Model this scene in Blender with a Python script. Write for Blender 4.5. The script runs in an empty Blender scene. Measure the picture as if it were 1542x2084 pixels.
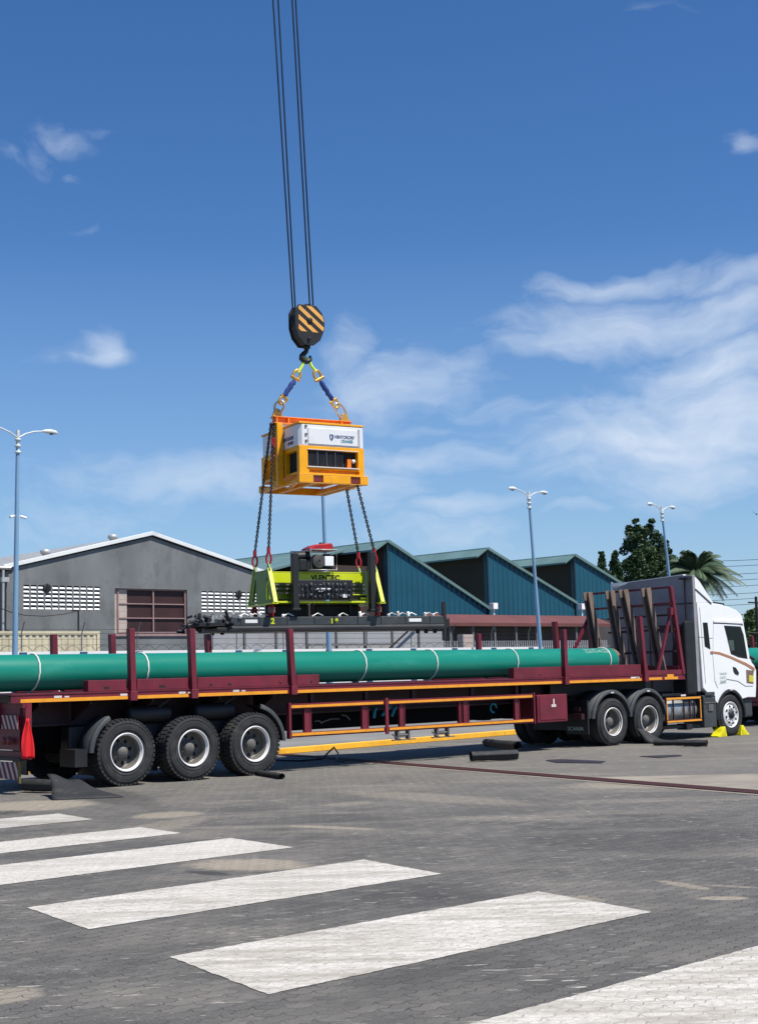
import bpy, bmesh, math, random
from mathutils import Vector, Matrix, Quaternion
random.seed(7)
SC = bpy.context.scene
COL = SC.collection
PI = math.pi

# ------------------------------------------------------------------ camera
FPX, IW, IH, CAMZ = 2900.0, 1542.0, 2084.0, 1.7
def _row(v): return Vector(v).normalized()
_p1 = Vector((0, -327, -FPX)); _p2 = Vector((1000, -302, -FPX))
_Z = _p2.cross(_p1).normalized()
if _Z.y < 0: _Z = -_Z
_f = Vector((0, 0, -1)); _Y = (_f - _Z * _f.dot(_Z)).normalized(); _X = _Y.cross(_Z)
RC = Matrix((_X, _Y, _Z))                      # camera -> world
CP = Vector((0, 0, CAMZ))
cam_data = bpy.data.cameras.new('camera'); cam = bpy.data.objects.new('camera', cam_data)
COL.objects.link(cam)
cam.matrix_world = Matrix.Translation(CP) @ RC.to_4x4()
cam_data.sensor_fit = 'VERTICAL'; cam_data.sensor_height = 24.0
cam_data.lens = 24.0 * FPX / IH
cam_data.clip_end = 6000; cam_data.clip_start = 0.05
SC.camera = cam

def ray(u, v): return RC @ Vector((u - IW / 2, -(v - IH / 2), -FPX))
def ground(u, v, z=0.0):
    r = ray(u, v); return CP + r * ((z - CAMZ) / r.z)
class Frame:
    """a real vertical reference plane in the yard: x along, y towards the back, z up"""
    def __init__(s, o, ang):
        s.o = Vector((o[0], o[1], 0)); s.ang = ang
        s.d = Vector((math.cos(ang), math.sin(ang), 0)); s.l = Vector((-s.d.y, s.d.x, 0))
    def W(s, x, y, z=0): return s.o + s.d * x + s.l * y + Vector((0, 0, z))
    def P(s, u, v, y=0):
        r = ray(u, v); o = s.o + s.l * y; t = (o - CP).dot(s.l) / r.dot(s.l); p = CP + r * t; q = p - o
        return q.dot(s.d), p.z
    def X(s, u, v, x=0):
        r = ray(u, v); o = s.o + s.d * x; t = (o - CP).dot(s.d) / r.dot(s.d); p = CP + r * t; q = p - o
        return q.dot(s.l), p.z
TA = math.radians(42.012)
T = Frame((-4.124, 23.08), TA)                 # the lorry's near side

# ------------------------------------------------------------------ sun and sky
SUN_EL = math.radians(61); SUN_AZ = math.radians(124)     # azimuth clockwise from +Y
sd = Vector((math.sin(SUN_AZ) * math.cos(SUN_EL), math.cos(SUN_AZ) * math.cos(SUN_EL), math.sin(SUN_EL)))
sl = bpy.data.lights.new('sun', 'SUN'); sl.energy = 5.0; sl.angle = math.radians(0.5); sl.color = (1, .955, .89)
so = bpy.data.objects.new('sun', sl); COL.objects.link(so)
so.rotation_euler = sd.to_track_quat('Z', 'Y').to_euler()
wd = bpy.data.worlds.new('World'); SC.world = wd; wd.use_nodes = True
def build_world():
    nt = wd.node_tree; N = nt.nodes; L = nt.links; N.clear()
    out = N.new('ShaderNodeOutputWorld'); bg = N.new('ShaderNodeBackground'); bg.inputs[1].default_value = 0.102
    sky = N.new('ShaderNodeTexSky'); sky.sky_type = 'NISHITA'; sky.sun_disc = False
    sky.sun_elevation = SUN_EL; sky.sun_rotation = SUN_AZ
    sky.air_density = 1.0; sky.dust_density = 0.1; sky.ozone_density = 5.0; sky.altitude = 100
    tc = N.new('ShaderNodeTexCoord'); sep = N.new('ShaderNodeSeparateXYZ'); L.new(tc.outputs['Generated'], sep.inputs[0])
    def M(op, a, b=None, c=None, cl=False):
        n = N.new('ShaderNodeMath'); n.operation = op; n.use_clamp = cl
        for i, q in enumerate((a, b, c)):
            if q is None: continue
            if isinstance(q, (int, float)): n.inputs[i].default_value = q
            else: L.new(q, n.inputs[i])
        return n.outputs[0]
    az = M('ARCTAN2', sep.outputs[0], sep.outputs[1]); el = M('ARCSINE', sep.outputs[2])
    # domain warp
    cmb = N.new('ShaderNodeCombineXYZ'); L.new(az, cmb.inputs[0]); L.new(el, cmb.inputs[1])
    wn = N.new('ShaderNodeTexNoise'); wn.inputs['Scale'].default_value = 9; wn.inputs['Detail'].default_value = 4
    L.new(cmb.outputs[0], wn.inputs['Vector'])
    ws = N.new('ShaderNodeSeparateXYZ'); L.new(wn.outputs['Color'], ws.inputs[0])
    azw = M('ADD', az, M('MULTIPLY', M('SUBTRACT', ws.outputs[0], .5), .14))
    elw = M('ADD', el, M('MULTIPLY', M('SUBTRACT', ws.outputs[1], .5), .07))
    clouds = [(15,285,60,30,.38),(85,285,60,34,.42),(155,255,70,30,.42),(230,243,45,16,.36),(205,330,50,20,.22),(150,320,40,16,.4),(196,708,60,34,.92),(268,668,40,16,.25),(1460,292,45,24,.5),
              (1270,560,160,30,.75),(1480,570,110,30,.8),(1230,660,200,60,.95),(1450,640,170,55,.95),(1480,735,170,50,1.1),(1340,890,270,85,1.15),(1500,850,170,110,1.2),(1450,960,200,50,.9),
              (1180,950,140,50,.7),(700,730,60,60,.6),(860,740,170,50,.5),(800,800,130,60,.9),(930,830,160,30,.5),(860,930,170,35,.8),
              (480,985,330,50,.8),(700,1010,200,55,.7),(940,1035,120,25,.75),(880,1090,220,35,.55),(200,1060,260,60,.45),(1160,1050,70,12,.6),
              (1330,1010,220,50,.4),(170,450,60,14,.22),(1340,8,90,14,.3),(880,870,60,12,.5),(1110,1110,220,22,.4),(1400,780,90,30,.5),(60,1090,160,40,.4)]
    tot = None
    for (u, v, ru, rv, s) in clouds:
        d = ray(u, v).normalized(); a0 = math.atan2(d.x, d.y); e0 = math.asin(d.z)
        ra = ru / FPX / max(.6, math.cos(e0)); re = rv / FPX
        qa = M('DIVIDE', M('SUBTRACT', azw, a0), ra); qe = M('DIVIDE', M('SUBTRACT', elw, e0), re)
        r2 = M('ADD', M('MULTIPLY', qa, qa), M('MULTIPLY', qe, qe))
        g = M('MULTIPLY', M('POWER', 2.718, M('MULTIPLY', r2, -.8)), s)
        tot = g if tot is None else M('MAXIMUM', tot, g)
    def noise(sx, sy, det, rough, rot=0.0):
        mp = N.new('ShaderNodeMapping'); mp.inputs['Scale'].default_value = (sx, sy, 1); mp.inputs['Rotation'].default_value = (0, 0, rot)
        c2 = N.new('ShaderNodeCombineXYZ'); L.new(azw, c2.inputs[0]); L.new(elw, c2.inputs[1]); L.new(c2.outputs[0], mp.inputs[0])
        n = N.new('ShaderNodeTexNoise'); n.inputs['Scale'].default_value = 1; n.inputs['Detail'].default_value = det; n.inputs['Roughness'].default_value = rough
        L.new(mp.outputs[0], n.inputs['Vector']); return n.outputs[0]
    n1 = noise(14, 42, 8, .58, -.15); n2 = noise(45, 90, 6, .6, .2)
    nn = M('ADD', M('MULTIPLY', n1, .75), M('MULTIPLY', n2, .25))
    fac = M('MULTIPLY', M('SUBTRACT', M('ADD', M('MULTIPLY', tot, .76), M('MULTIPLY', nn, 1.25)), .80), 1.25, cl=True)
    fac = M('MULTIPLY', M('MULTIPLY', fac, M('MINIMUM', M('MULTIPLY', tot, 2.6), 1.0)), .86)
    # pale veil near the horizon
    veil = M('MULTIPLY', M('MULTIPLY', M('SUBTRACT', .30, el), 3.2, cl=True), .62)
    mix = N.new('ShaderNodeMix'); mix.data_type = 'RGBA'
    L.new(fac, mix.inputs['Factor']); 
    hsv = N.new('ShaderNodeHueSaturation'); hsv.inputs['Saturation'].default_value = 1.22; hsv.inputs['Hue'].default_value = .507; hsv.inputs['Value'].default_value = 1.0
    L.new(sky.outputs[0], hsv.inputs['Color']); vm = N.new('ShaderNodeMix'); vm.data_type = 'RGBA'; L.new(veil, vm.inputs['Factor']); L.new(hsv.outputs[0], vm.inputs[6]); vm.inputs[7].default_value = (2.5, 4.1, 6.5, 1); L.new(vm.outputs[2], mix.inputs[6])
    mix.inputs[7].default_value = (5.9, 6.7, 7.9, 1)
    L.new(mix.outputs[2], bg.inputs[0]); L.new(bg.outputs[0], out.inputs[0])
build_world()
SC.view_settings.view_transform = 'Standard'; SC.view_settings.look = 'None'
SC.view_settings.exposure = 0.22; SC.view_settings.gamma = 1
SC.render.engine = 'CYCLES'

# ------------------------------------------------------------------ mesh helpers
class MB:
    def __init__(s): s.v = []; s.f = []; s.sm = []
    def add(s, vs, fs, sm=False):
        b = len(s.v); s.v += [tuple(p) for p in vs]; s.f += [tuple(i + b for i in f) for f in fs]; s.sm += [sm] * len(fs); return s
    def box(s, x0, x1, y0, y1, z0, z1, M=None):
        vs = [Vector((x, y, z)) for x in (x0, x1) for y in (y0, y1) for z in (z0, z1)]
        if M: vs = [M @ p for p in vs]
        return s.add(vs, [(0,1,3,2),(4,6,7,5),(0,4,5,1),(2,3,7,6),(0,2,6,4),(1,5,7,3)])
    def beam(s, a, b, w, h, up=(0,0,1)):
        a = Vector(a); b = Vector(b); d = (b - a).normalized(); u = Vector(up)
        if abs(d.dot(u)) > .98: u = Vector((1, 0, 0))
        sd_ = d.cross(u).normalized(); u = sd_.cross(d)
        vs = [p + sd_ * (i * w / 2) + u * (j * h / 2) for p in (a, b) for i, j in ((-1,-1),(1,-1),(1,1),(-1,1))]
        return s.add(vs, [(3,2,1,0),(4,5,6,7),(0,1,5,4),(1,2,6,5),(2,3,7,6),(3,0,4,7)])
    def prism(s, pts, ax, a0, a1):
        n = len(pts)
        def mk(p, a): return {'y': (p[0], a, p[1]), 'x': (a, p[0], p[1]), 'z': (p[0], p[1], a)}[ax]
        vs = [mk(p, a0) for p in pts] + [mk(p, a1) for p in pts]
        fs = [tuple(range(n)), tuple(range(2 * n - 1, n - 1, -1))] + [(i, (i + 1) % n, (i + 1) % n + n, i + n) for i in range(n)]
        return s.add(vs, fs)
    def path(s, pts, r, n=8, rs=None, closed=False):
        pts = [Vector(p) for p in pts]; m = len(pts); vs = []; fs = []
        up = None
        for i, p in enumerate(pts):
            if closed: d = pts[(i + 1) % m] - pts[i - 1]
            else: d = (pts[min(i + 1, m - 1)] - pts[max(i - 1, 0)])
            d.normalize()
            if up is None: up = Vector((0, 0, 1)) if abs(d.z) < .9 else Vector((1, 0, 0))
            a = d.cross(up).normalized(); up = a.cross(d).normalized()
            rr = rs[i] if rs else r
            for k in range(n):
                t = 2 * PI * k / n; vs.append(p + a * (math.cos(t) * rr) + up * (math.sin(t) * rr))
        for i in range(m if closed else m - 1):
            j = (i + 1) % m
            for k in range(n): fs.append((i*n+k, i*n+(k+1)%n, j*n+(k+1)%n, j*n+k))
        s.add(vs, fs, True)
        if not closed: s.add([vs[k] for k in range(n)], [tuple(range(n))]); s.add([vs[(m-1)*n+k] for k in range(n)], [tuple(range(n-1,-1,-1))])
        return s
    def tube(s, a, b, r, n=8, r2=None): return s.path([a, b], r, n, rs=[r, r if r2 is None else r2])
    def lathe(s, prof, c=(0,0,0), ax='y', n=40, sm=True, a0=0, a1=2*PI, close=False):
        vs = []; fs = []; m = len(prof); full = abs(a1 - a0 - 2*PI) < 1e-6; k1 = n if full else n + 1
        for i in range(k1):
            t = a0 + (a1 - a0) * i / n; ct, st = math.cos(t), math.sin(t)
            for (r, h) in prof:
                p = {'y': (r*ct, h, r*st), 'z': (r*ct, r*st, h), 'x': (h, r*ct, r*st)}[ax]
                vs.append((p[0]+c[0], p[1]+c[1], p[2]+c[2]))
        mm = m if close else m - 1
        for i in range(n):
            j = (i + 1) % k1
            for q in range(mm): fs.append((i*m+q, i*m+(q+1)%m, j*m+(q+1)%m, j*m+q))
        return s.add(vs, fs, sm)
    def poly(s, pts): return s.add(pts, [tuple(range(len(pts)))])
    def build(s, name, m=None, parent=None, bevel=0, recalc=True, loc=None, rot=None, seg=2):
        me = bpy.data.meshes.new(name); me.from_pydata(s.v, [], s.f)
        me.polygons.foreach_set('use_smooth', s.sm)
        if recalc:
            bm = bmesh.new(); bm.from_mesh(me); bmesh.ops.recalc_face_normals(bm, faces=bm.faces); bm.to_mesh(me); bm.free()
        me.update()
        o = bpy.data.objects.new(name, me); COL.objects.link(o)
        if m: me.materials.append(m)
        if parent: o.parent = parent
        if loc: o.location = loc
        if rot: o.rotation_euler = rot
        if bevel:
            b = o.modifiers.new('bevel', 'BEVEL'); b.width = bevel; b.segments = seg; b.limit_method = 'ANGLE'; b.angle_limit = math.radians(40)
            b.use_clamp_overlap = True
        return o
def absorb(o, mb, m):
    """add a surface pattern (bolts, holes, letters) to an existing mesh with its own material"""
    me = o.data; me.materials.append(m); idx = len(me.materials) - 1
    bm = bmesh.new(); bm.from_mesh(me); vs = [bm.verts.new(p) for p in mb.v]; new = []
    for f, sm in zip(mb.f, mb.sm):
        try: fc = bm.faces.new([vs[i] for i in f]); fc.material_index = idx; fc.smooth = sm; new.append(fc)
        except ValueError: pass
    bmesh.ops.recalc_face_normals(bm, faces=new); bm.to_mesh(me); bm.free(); me.update(); return o
def tag(o, label=None, cat=None, group=None, kind=None):
    if label: o['label'] = label
    if cat: o['category'] = cat
    if group: o['group'] = group
    if kind: o['kind'] = kind
    return o
def thing(name, label, cat, loc=(0,0,0), rz=0, group=None):
    o = bpy.data.objects.new(name, None); COL.objects.link(o); o.empty_display_size = .3
    o.location = loc; o.rotation_euler = (0, 0, rz)
    return tag(o, label, cat, group)
def kids(o): return [c for c in bpy.data.objects if c.parent is o]
def copy_tree(o, parent=None, label=None):
    c = o.copy(); COL.objects.link(c); c.parent = parent
    if label: c['label'] = label
    for ch in kids(o): copy_tree(ch, c)
    return c
def bake(o):
    dg = bpy.context.evaluated_depsgraph_get(); dg.update()
    me = bpy.data.meshes.new_from_object(o.evaluated_get(dg)); o.modifiers.clear(); o.data = me
def cut(o, cutter):
    bpy.context.view_layer.update()
    c = cutter.build('cutter'); c.parent = o.parent
    md = o.modifiers.new('b', 'BOOLEAN'); md.operation = 'DIFFERENCE'; md.object = c; md.solver = 'EXACT'
    bpy.context.view_layer.update()
    bake(o); bpy.data.objects.remove(c); return o
def text(name, body, size, m, parent, loc, rot, ext=.002, align='LEFT', sx=1.0, bold=0.0):
    cu = bpy.data.curves.new(name, 'FONT'); cu.body = body; cu.size = size; cu.extrude = ext; cu.align_x = align; cu.offset = bold
    o = bpy.data.objects.new(name, cu); COL.objects.link(o); bpy.context.view_layer.update()
    dg = bpy.context.evaluated_depsgraph_get(); me = bpy.data.meshes.new_from_object(o.evaluated_get(dg))
    bpy.data.objects.remove(o); n = bpy.data.objects.new(name, me); COL.objects.link(n); me.materials.clear(); me.materials.append(m)
    n.parent = parent; n.location = loc; n.rotation_euler = rot; n.scale = (sx, 1, 1); return n

# ------------------------------------------------------------------ materials
def mat(name, col, rough=.6, metal=0.0, var=.12, scale=3.0, col2=None, amt=0.0, dscale=6.0, bump=0.0, bscale=60.0, spec=.5, stretch=(1,1,1)):
    """procedural paint/metal/rubber: base colour, large tone variation, patches of a second (dirt/rust) colour, fine bump"""
    m = bpy.data.materials.new(name); m.use_nodes = True; nt = m.node_tree; N = nt.nodes; L = nt.links
    b = N['Principled BSDF']; tc = N.new('ShaderNodeTexCoord'); mp = N.new('ShaderNodeMapping'); mp.inputs['Scale'].default_value = stretch
    L.new(tc.outputs['Object'], mp.inputs[0])
    n = N.new('ShaderNodeTexNoise'); n.inputs['Scale'].default_value = scale; n.inputs['Detail'].default_value = 6; L.new(mp.outputs[0], n.inputs['Vector'])
    rp = N.new('ShaderNodeMapRange'); rp.inputs[1].default_value = .3; rp.inputs[2].default_value = .7; rp.inputs[3].default_value = 1 - var; rp.inputs[4].default_value = 1 + var
    L.new(n.outputs[0], rp.inputs[0])
    vm = N.new('ShaderNodeVectorMath'); vm.operation = 'SCALE'; vm.inputs[0].default_value = col[:3]; L.new(rp.outputs[0], vm.inputs['Scale'])
    src = vm.outputs[0]
    if amt > 0:
        n2 = N.new('ShaderNodeTexNoise'); n2.inputs['Scale'].default_value = dscale; n2.inputs['Detail'].default_value = 9; n2.inputs['Roughness'].default_value = .68; L.new(mp.outputs[0], n2.inputs['Vector'])
        r2 = N.new('ShaderNodeMapRange'); r2.inputs[1].default_value = .62 - amt * .3; r2.inputs[2].default_value = .80 - amt * .25; r2.inputs[4].default_value = min(1, .5 + amt); L.new(n2.outputs[0], r2.inputs[0])
        mx = N.new('ShaderNodeMix'); mx.data_type = 'RGBA'; L.new(r2.outputs[0], mx.inputs['Factor']); L.new(src, mx.inputs[6]); mx.inputs[7].default_value = tuple(col2 or (.12,.10,.08)) + (1,)
        src = mx.outputs[2]
    L.new(src, b.inputs['Base Color'])
    r3 = N.new('ShaderNodeMapRange'); r3.inputs[3].default_value = max(.05, rough - .1); r3.inputs[4].default_value = min(1, rough + .12); L.new(n.outputs[0], r3.inputs[0]); L.new(r3.outputs[0], b.inputs['Roughness'])
    b.inputs['Metallic'].default_value = metal; b.inputs['Specular IOR Level'].default_value = spec
    if bump > 0:
        n3 = N.new('ShaderNodeTexNoise'); n3.inputs['Scale'].default_value = bscale; n3.inputs['Detail'].default_value = 4; L.new(mp.outputs[0], n3.inputs['Vector'])
        bp = N.new('ShaderNodeBump'); bp.inputs['Strength'].default_value = bump; bp.inputs['Distance'].default_value = .02; L.new(n3.outputs[0], bp.inputs['Height']); L.new(bp.outputs[0], b.inputs['Normal'])
    return m
M = {}
M['maroon'] = mat('maroon paint', (.155,.013,.026), .5, var=.22, scale=2.2, col2=(.10,.035,.03), amt=.28, dscale=4, bump=.06)
M['maroon_dark'] = mat('shade darkened maroon paint', (.035,.008,.011), .6, var=.2, col2=(.03,.02,.018), amt=.4)  # maroon darkened to put the underside shade into the colour
M['tape'] = mat('orange reflective tape', (.82,.33,.02), .4, var=.12, scale=5, col2=(.35,.14,.05), amt=.15, dscale=9)
M['tapewhite'] = mat('white marker tape', (.7,.62,.6), .45, col2=(.3,.1,.1), amt=.2, dscale=30)
M['black'] = mat('black steel', (.012,.012,.013), .55, var=.3)
M['void'] = mat('underframe shade black', (.006,.006,.007), .9, var=.3, spec=.1)  # deep shade under the trailer put into a near-black colour
M['rubber'] = mat('tyre rubber', (.032,.032,.033), .8, var=.25, scale=5, col2=(.085,.08,.07), amt=.3, dscale=3, bump=.15, bscale=40, spec=.3)
M['mat'] = mat('rubber mat', (.02,.021,.022), .72, var=.3, col2=(.07,.068,.06), amt=.25, dscale=5, bump=.3, bscale=25)
M['rim'] = mat('painted steel rim', (.15,.138,.118), .45, var=.15, col2=(.12,.10,.08), amt=.3, dscale=8)
M['rimwhite'] = mat('bare rim edge', (.75,.74,.72), .35, var=.08, col2=(.3,.28,.25), amt=.15)
M['rimdark'] = mat('dusty grey hub', (.12,.115,.11), .65, var=.25, col2=(.22,.19,.15), amt=.3, dscale=12)
M['pipe'] = mat('green coated pipe', (.006,.20,.135), .32, var=.07, scale=1.4, col2=(.06,.30,.22), amt=.12, dscale=2.2, stretch=(.25,1,1), spec=.5)
M['rope'] = mat('white rope', (.72,.72,.66), .8, bump=.3)
M['yellow'] = mat('amber power pack paint', (.92,.40,.002), .4, var=.1, scale=4, col2=(.30,.12,.02), amt=.18)
M['orange'] = mat('orange lifting beam paint', (.85,.22,.01), .4, var=.1, col2=(.3,.08,.02), amt=.15)
M['white'] = mat('white panel paint', (.80,.80,.79), .35, var=.04, col2=(.55,.53,.5), amt=.12)
M['cabwhite'] = mat('white cab paint', (.84,.84,.82), .25, var=.03, scale=1.5, col2=(.60,.57,.52), amt=.10, dscale=2.5)
M['cabgrey'] = mat('shaded cab back grey', (.30,.29,.285), .6, var=.12, col2=(.16,.14,.12), amt=.3, dscale=2)  # back of the white cab greyed to carry its shade
M['plastic'] = mat('grey plastic fender', (.045,.05,.053), .6, var=.2, col2=(.12,.11,.09), amt=.25)
M['glass'] = mat('dark cab glass', (.007,.011,.011), .12, var=.2, spec=.15)
M['lime'] = mat('lime yellow paint', (.64,.72,.008), .4, var=.08, col2=(.25,.28,.05), amt=.15)
M['limesling'] = mat('lime webbing sling', (.60,.80,.08), .7, bump=.2)
M['limeshade'] = mat('shaded lime paint worn', (.15,.23,.012), .5, var=.15, col2=(.06,.08,.02), amt=.25)  # lime darkened to carry the shade on the lifter's faces
M['blue'] = mat('blue sling fabric', (.014,.045,.20), .75, var=.3, scale=20, bump=.3)
M['gold'] = mat('gold shackle steel', (.70,.38,.07), .35, metal=.5, var=.15, col2=(.4,.15,.08), amt=.2)
M['red'] = mat('red chain fitting', (.40,.010,.014), .4, var=.2, col2=(.12,.02,.02), amt=.2)
M['chain'] = mat('dark chain steel', (.03,.032,.035), .4, metal=.6, var=.3)
M['steel'] = mat('galvanised tube', (.52,.50,.47), .4, metal=.4, var=.12)
M['blocky'] = mat('hook block yellow', (.82,.42,.09), .45, var=.1, col2=(.3,.12,.03), amt=.15, dscale=12)
M['polebl'] = mat('blue painted pole', (.19,.33,.48), .45, var=.1, scale=1.5, stretch=(1,1,.3))
M['poleend'] = mat('pale pole head', (.62,.66,.66), .45)
M['plaster'] = mat('grey cement render', (.165,.175,.175), .9, var=.2, scale=.5, col2=(.105,.105,.10), amt=.42, dscale=.9, bump=.1, bscale=8, stretch=(1,1,.5))
M['fascia'] = mat('white roof fascia', (.74,.76,.73), .5, var=.06, scale=.6, col2=(.45,.45,.40), amt=.2, dscale=1.5)
M['louvre'] = mat('white louvre block', (.84,.83,.80), .7, var=.1)
M['hole'] = mat('dark opening', (.015,.015,.015), .9)
M['brownwin'] = mat('brown window sheet', (.034,.010,.010), .6, var=.25, scale=.8)
M['beige'] = mat('beige reveal tiles', (.45,.37,.32), .7, var=.12, col2=(.3,.24,.2), amt=.2)
M['winframe'] = mat('pinkish window frame', (.30,.20,.19), .6)
M['cream'] = mat('cream container paint', (.60,.53,.36), .6, var=.15, scale=1, col2=(.30,.16,.07), amt=.22, dscale=1.6, stretch=(1,1,.4))
M['wallwhite'] = mat('whitewashed wall', (.72,.72,.70), .8, var=.06, scale=.5, col2=(.45,.44,.42), amt=.2)
M['hoard'] = mat('pale grey panel', (.33,.33,.33), .75, var=.1, scale=.4, col2=(.25,.2,.19), amt=.25, dscale=.8)
M['awning'] = mat('faded brown awning', (.135,.045,.040), .7, var=.12, scale=.7)
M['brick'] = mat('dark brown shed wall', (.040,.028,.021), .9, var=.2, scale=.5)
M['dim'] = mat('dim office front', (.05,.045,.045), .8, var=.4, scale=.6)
M['roofgreen'] = mat('green grey roof sheet', (.12,.205,.195), .55, var=.12, scale=.6)
M['timber'] = mat('weathered brown post', (.17,.125,.098), .8, var=.25, scale=2, col2=(.30,.24,.18), amt=.3, dscale=5, stretch=(4,4,.5))
M['leaf'] = mat('dark glossy leaves', (.035,.075,.020), .6, var=.45, scale=.8)
M['leaf2'] = mat('mid green leaves', (.060,.115,.030), .6, var=.4, scale=.8)
M['palm'] = mat('palm leaflets', (.075,.115,.055), .5, var=.35, scale=1)
M['bark'] = mat('bark', (.12,.09,.065), .9, bump=.4, bscale=12)
M['flag'] = mat('red flag cloth', (.62,.008,.012), .7, var=.15)
M['chock'] = mat('yellow chock plastic', (.80,.72,.01), .5, var=.1, col2=(.3,.25,.03), amt=.2, dscale=14)
M['kerb'] = mat('yellow kerb paint', (.88,.46,.03), .7, var=.12, scale=1.5, col2=(.35,.25,.12), amt=.25, dscale=4, bump=.2)
M['navy'] = mat('blue wall pier paint', (.03,.08,.16), .7)
M['hoardpost'] = mat('grey post', (.14,.14,.14), .7)
M['stripebrown'] = mat('copper decal', (.42,.19,.09), .4)
M['paletext'] = mat('pale green lettering', (.42,.52,.47), .5)
M['decalblue'] = mat('navy lettering', (.03,.06,.16), .5)
M['decalteal'] = mat('teal lettering', (.03,.22,.28), .5)
M['hazred'] = mat('hazard board red', (.17,.015,.02), .6)
M['hazwhite'] = mat('hazard board white', (.48,.42,.40), .6)
M['olive'] = mat('olive board frame', (.14,.11,.02), .7)
M['teallamp'] = mat('teal strap', (.02,.28,.38), .5)
M['grate'] = mat('rust red drain grate', (.060,.016,.015), .8, var=.3, col2=(.02,.01,.01), amt=.3)
M['wet'] = mat('dark puddle surface', (.03,.028,.035), .5, var=.3)
M['greyframe'] = mat('silver fuel tank', (.42,.43,.42), .4, metal=.5, var=.2)

def corr(name, col, pitch, rough=.5, axis=0, var=.1, col2=(.1,.1,.1), amt=.1):
    """profiled sheet: bump ribs along one object axis"""
    m = mat(name, col, rough, var=var, scale=.5, col2=col2, amt=amt, dscale=1.2)
    nt = m.node_tree; N = nt.nodes; L = nt.links; b = N['Principled BSDF']
    tc = N.new('ShaderNodeTexCoord'); sp = N.new('ShaderNodeSeparateXYZ'); L.new(tc.outputs['Object'], sp.inputs[0])
    mu = N.new('ShaderNodeMath'); mu.operation = 'MULTIPLY'; mu.inputs[1].default_value = 2 * PI / pitch; L.new(sp.outputs[axis], mu.inputs[0])
    sn = N.new('ShaderNodeMath'); sn.operation = 'SINE'; L.new(mu.outputs[0], sn.inputs[0])
    bp = N.new('ShaderNodeBump'); bp.inputs['Strength'].default_value = 1; bp.inputs['Distance'].default_value = pitch * .16; L.new(sn.outputs[0], bp.inputs['Height']); L.new(bp.outputs[0], b.inputs['Normal'])
    return m
M['teal'] = corr('teal profiled cladding', (.006,.090,.140), .5, col2=(.02,.07,.11), amt=.2)

# --- paving: interlocking zig-zag pavers with sand joints, stains and tyre polish
def paver_nodes(nt):
    N = nt.nodes; L = nt.links
    def Mt(op, a, b=None, cl=False):
        n = N.new('ShaderNodeMath'); n.operation = op; n.use_clamp = cl
        for i, q in enumerate((a, b)):
            if q is None: continue
            if isinstance(q, (int, float)): n.inputs[i].default_value = q
            else: L.new(q, n.inputs[i])
        return n.outputs[0]
    tc = N.new('ShaderNodeTexCoord')
    mp = N.new('ShaderNodeMapping'); mp.inputs['Rotation'].default_value = (0, 0, math.radians(-48)); L.new(tc.outputs['Object'], mp.inputs[0])
    sp = N.new('ShaderNodeSeparateXYZ'); L.new(mp.outputs[0], sp.inputs[0])
    zx = Mt('MULTIPLY', Mt('PINGPONG', sp.outputs[0], .05625), .5); zy = Mt('MULTIPLY', Mt('PINGPONG', sp.outputs[1], .05625), .5)
    cb = N.new('ShaderNodeCombineXYZ'); L.new(Mt('ADD', sp.outputs[0], zy), cb.inputs[0]); L.new(Mt('ADD', sp.outputs[1], zx), cb.inputs[1])
    br = N.new('ShaderNodeTexBrick'); br.offset = .5; br.inputs['Scale'].default_value = 1; br.inputs['Brick Width'].default_value = .225; br.inputs['Row Height'].default_value = .1125
    br.inputs['Mortar Size'].default_value = .0048; br.inputs['Mortar Smooth'].default_value = .3; br.inputs['Bias'].default_value = 0
    br.inputs['Color1'].default_value = (.74,.74,.74,1); br.inputs['Color2'].default_value = (1.22,1.20,1.17,1); br.inputs['Mortar'].default_value = (1,1,1,1)
    L.new(cb.outputs[0], br.inputs['Vector'])
    def noise(scale, det=6, rough=.6, st=(1,1,1), rot=0):
        m2 = N.new('ShaderNodeMapping'); m2.inputs['Scale'].default_value = st; m2.inputs['Rotation'].default_value = (0,0,rot); L.new(tc.outputs['Object'], m2.inputs[0])
        n = N.new('ShaderNodeTexNoise'); n.inputs['Scale'].default_value = scale; n.inputs['Detail'].default_value = det; n.inputs['Roughness'].default_value = rough; L.new(m2.outputs[0], n.inputs['Vector']); return n.outputs[0]
    def rng(x, a, b, c=0.0, d=1.0):
        n = N.new('ShaderNodeMapRange'); n.inputs[1].default_value = a; n.inputs[2].default_value = b; n.inputs[3].default_value = c; n.inputs[4].default_value = d; L.new(x, n.inputs[0]); return n.outputs[0]
    def mix(f, a, b, mode='MIX'):
        n = N.new('ShaderNodeMix'); n.data_type = 'RGBA'; n.blend_type = mode
        if isinstance(f, (int, float)): n.inputs['Factor'].default_value = f
        else: L.new(f, n.inputs['Factor'])
        for i, q in ((6, a), (7, b)):
            if isinstance(q, tuple): n.inputs[i].default_value = q
            else: L.new(q, n.inputs[i])
        return n.outputs[2]
    return tc, br, noise, rng, mix, Mt, sp
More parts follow.
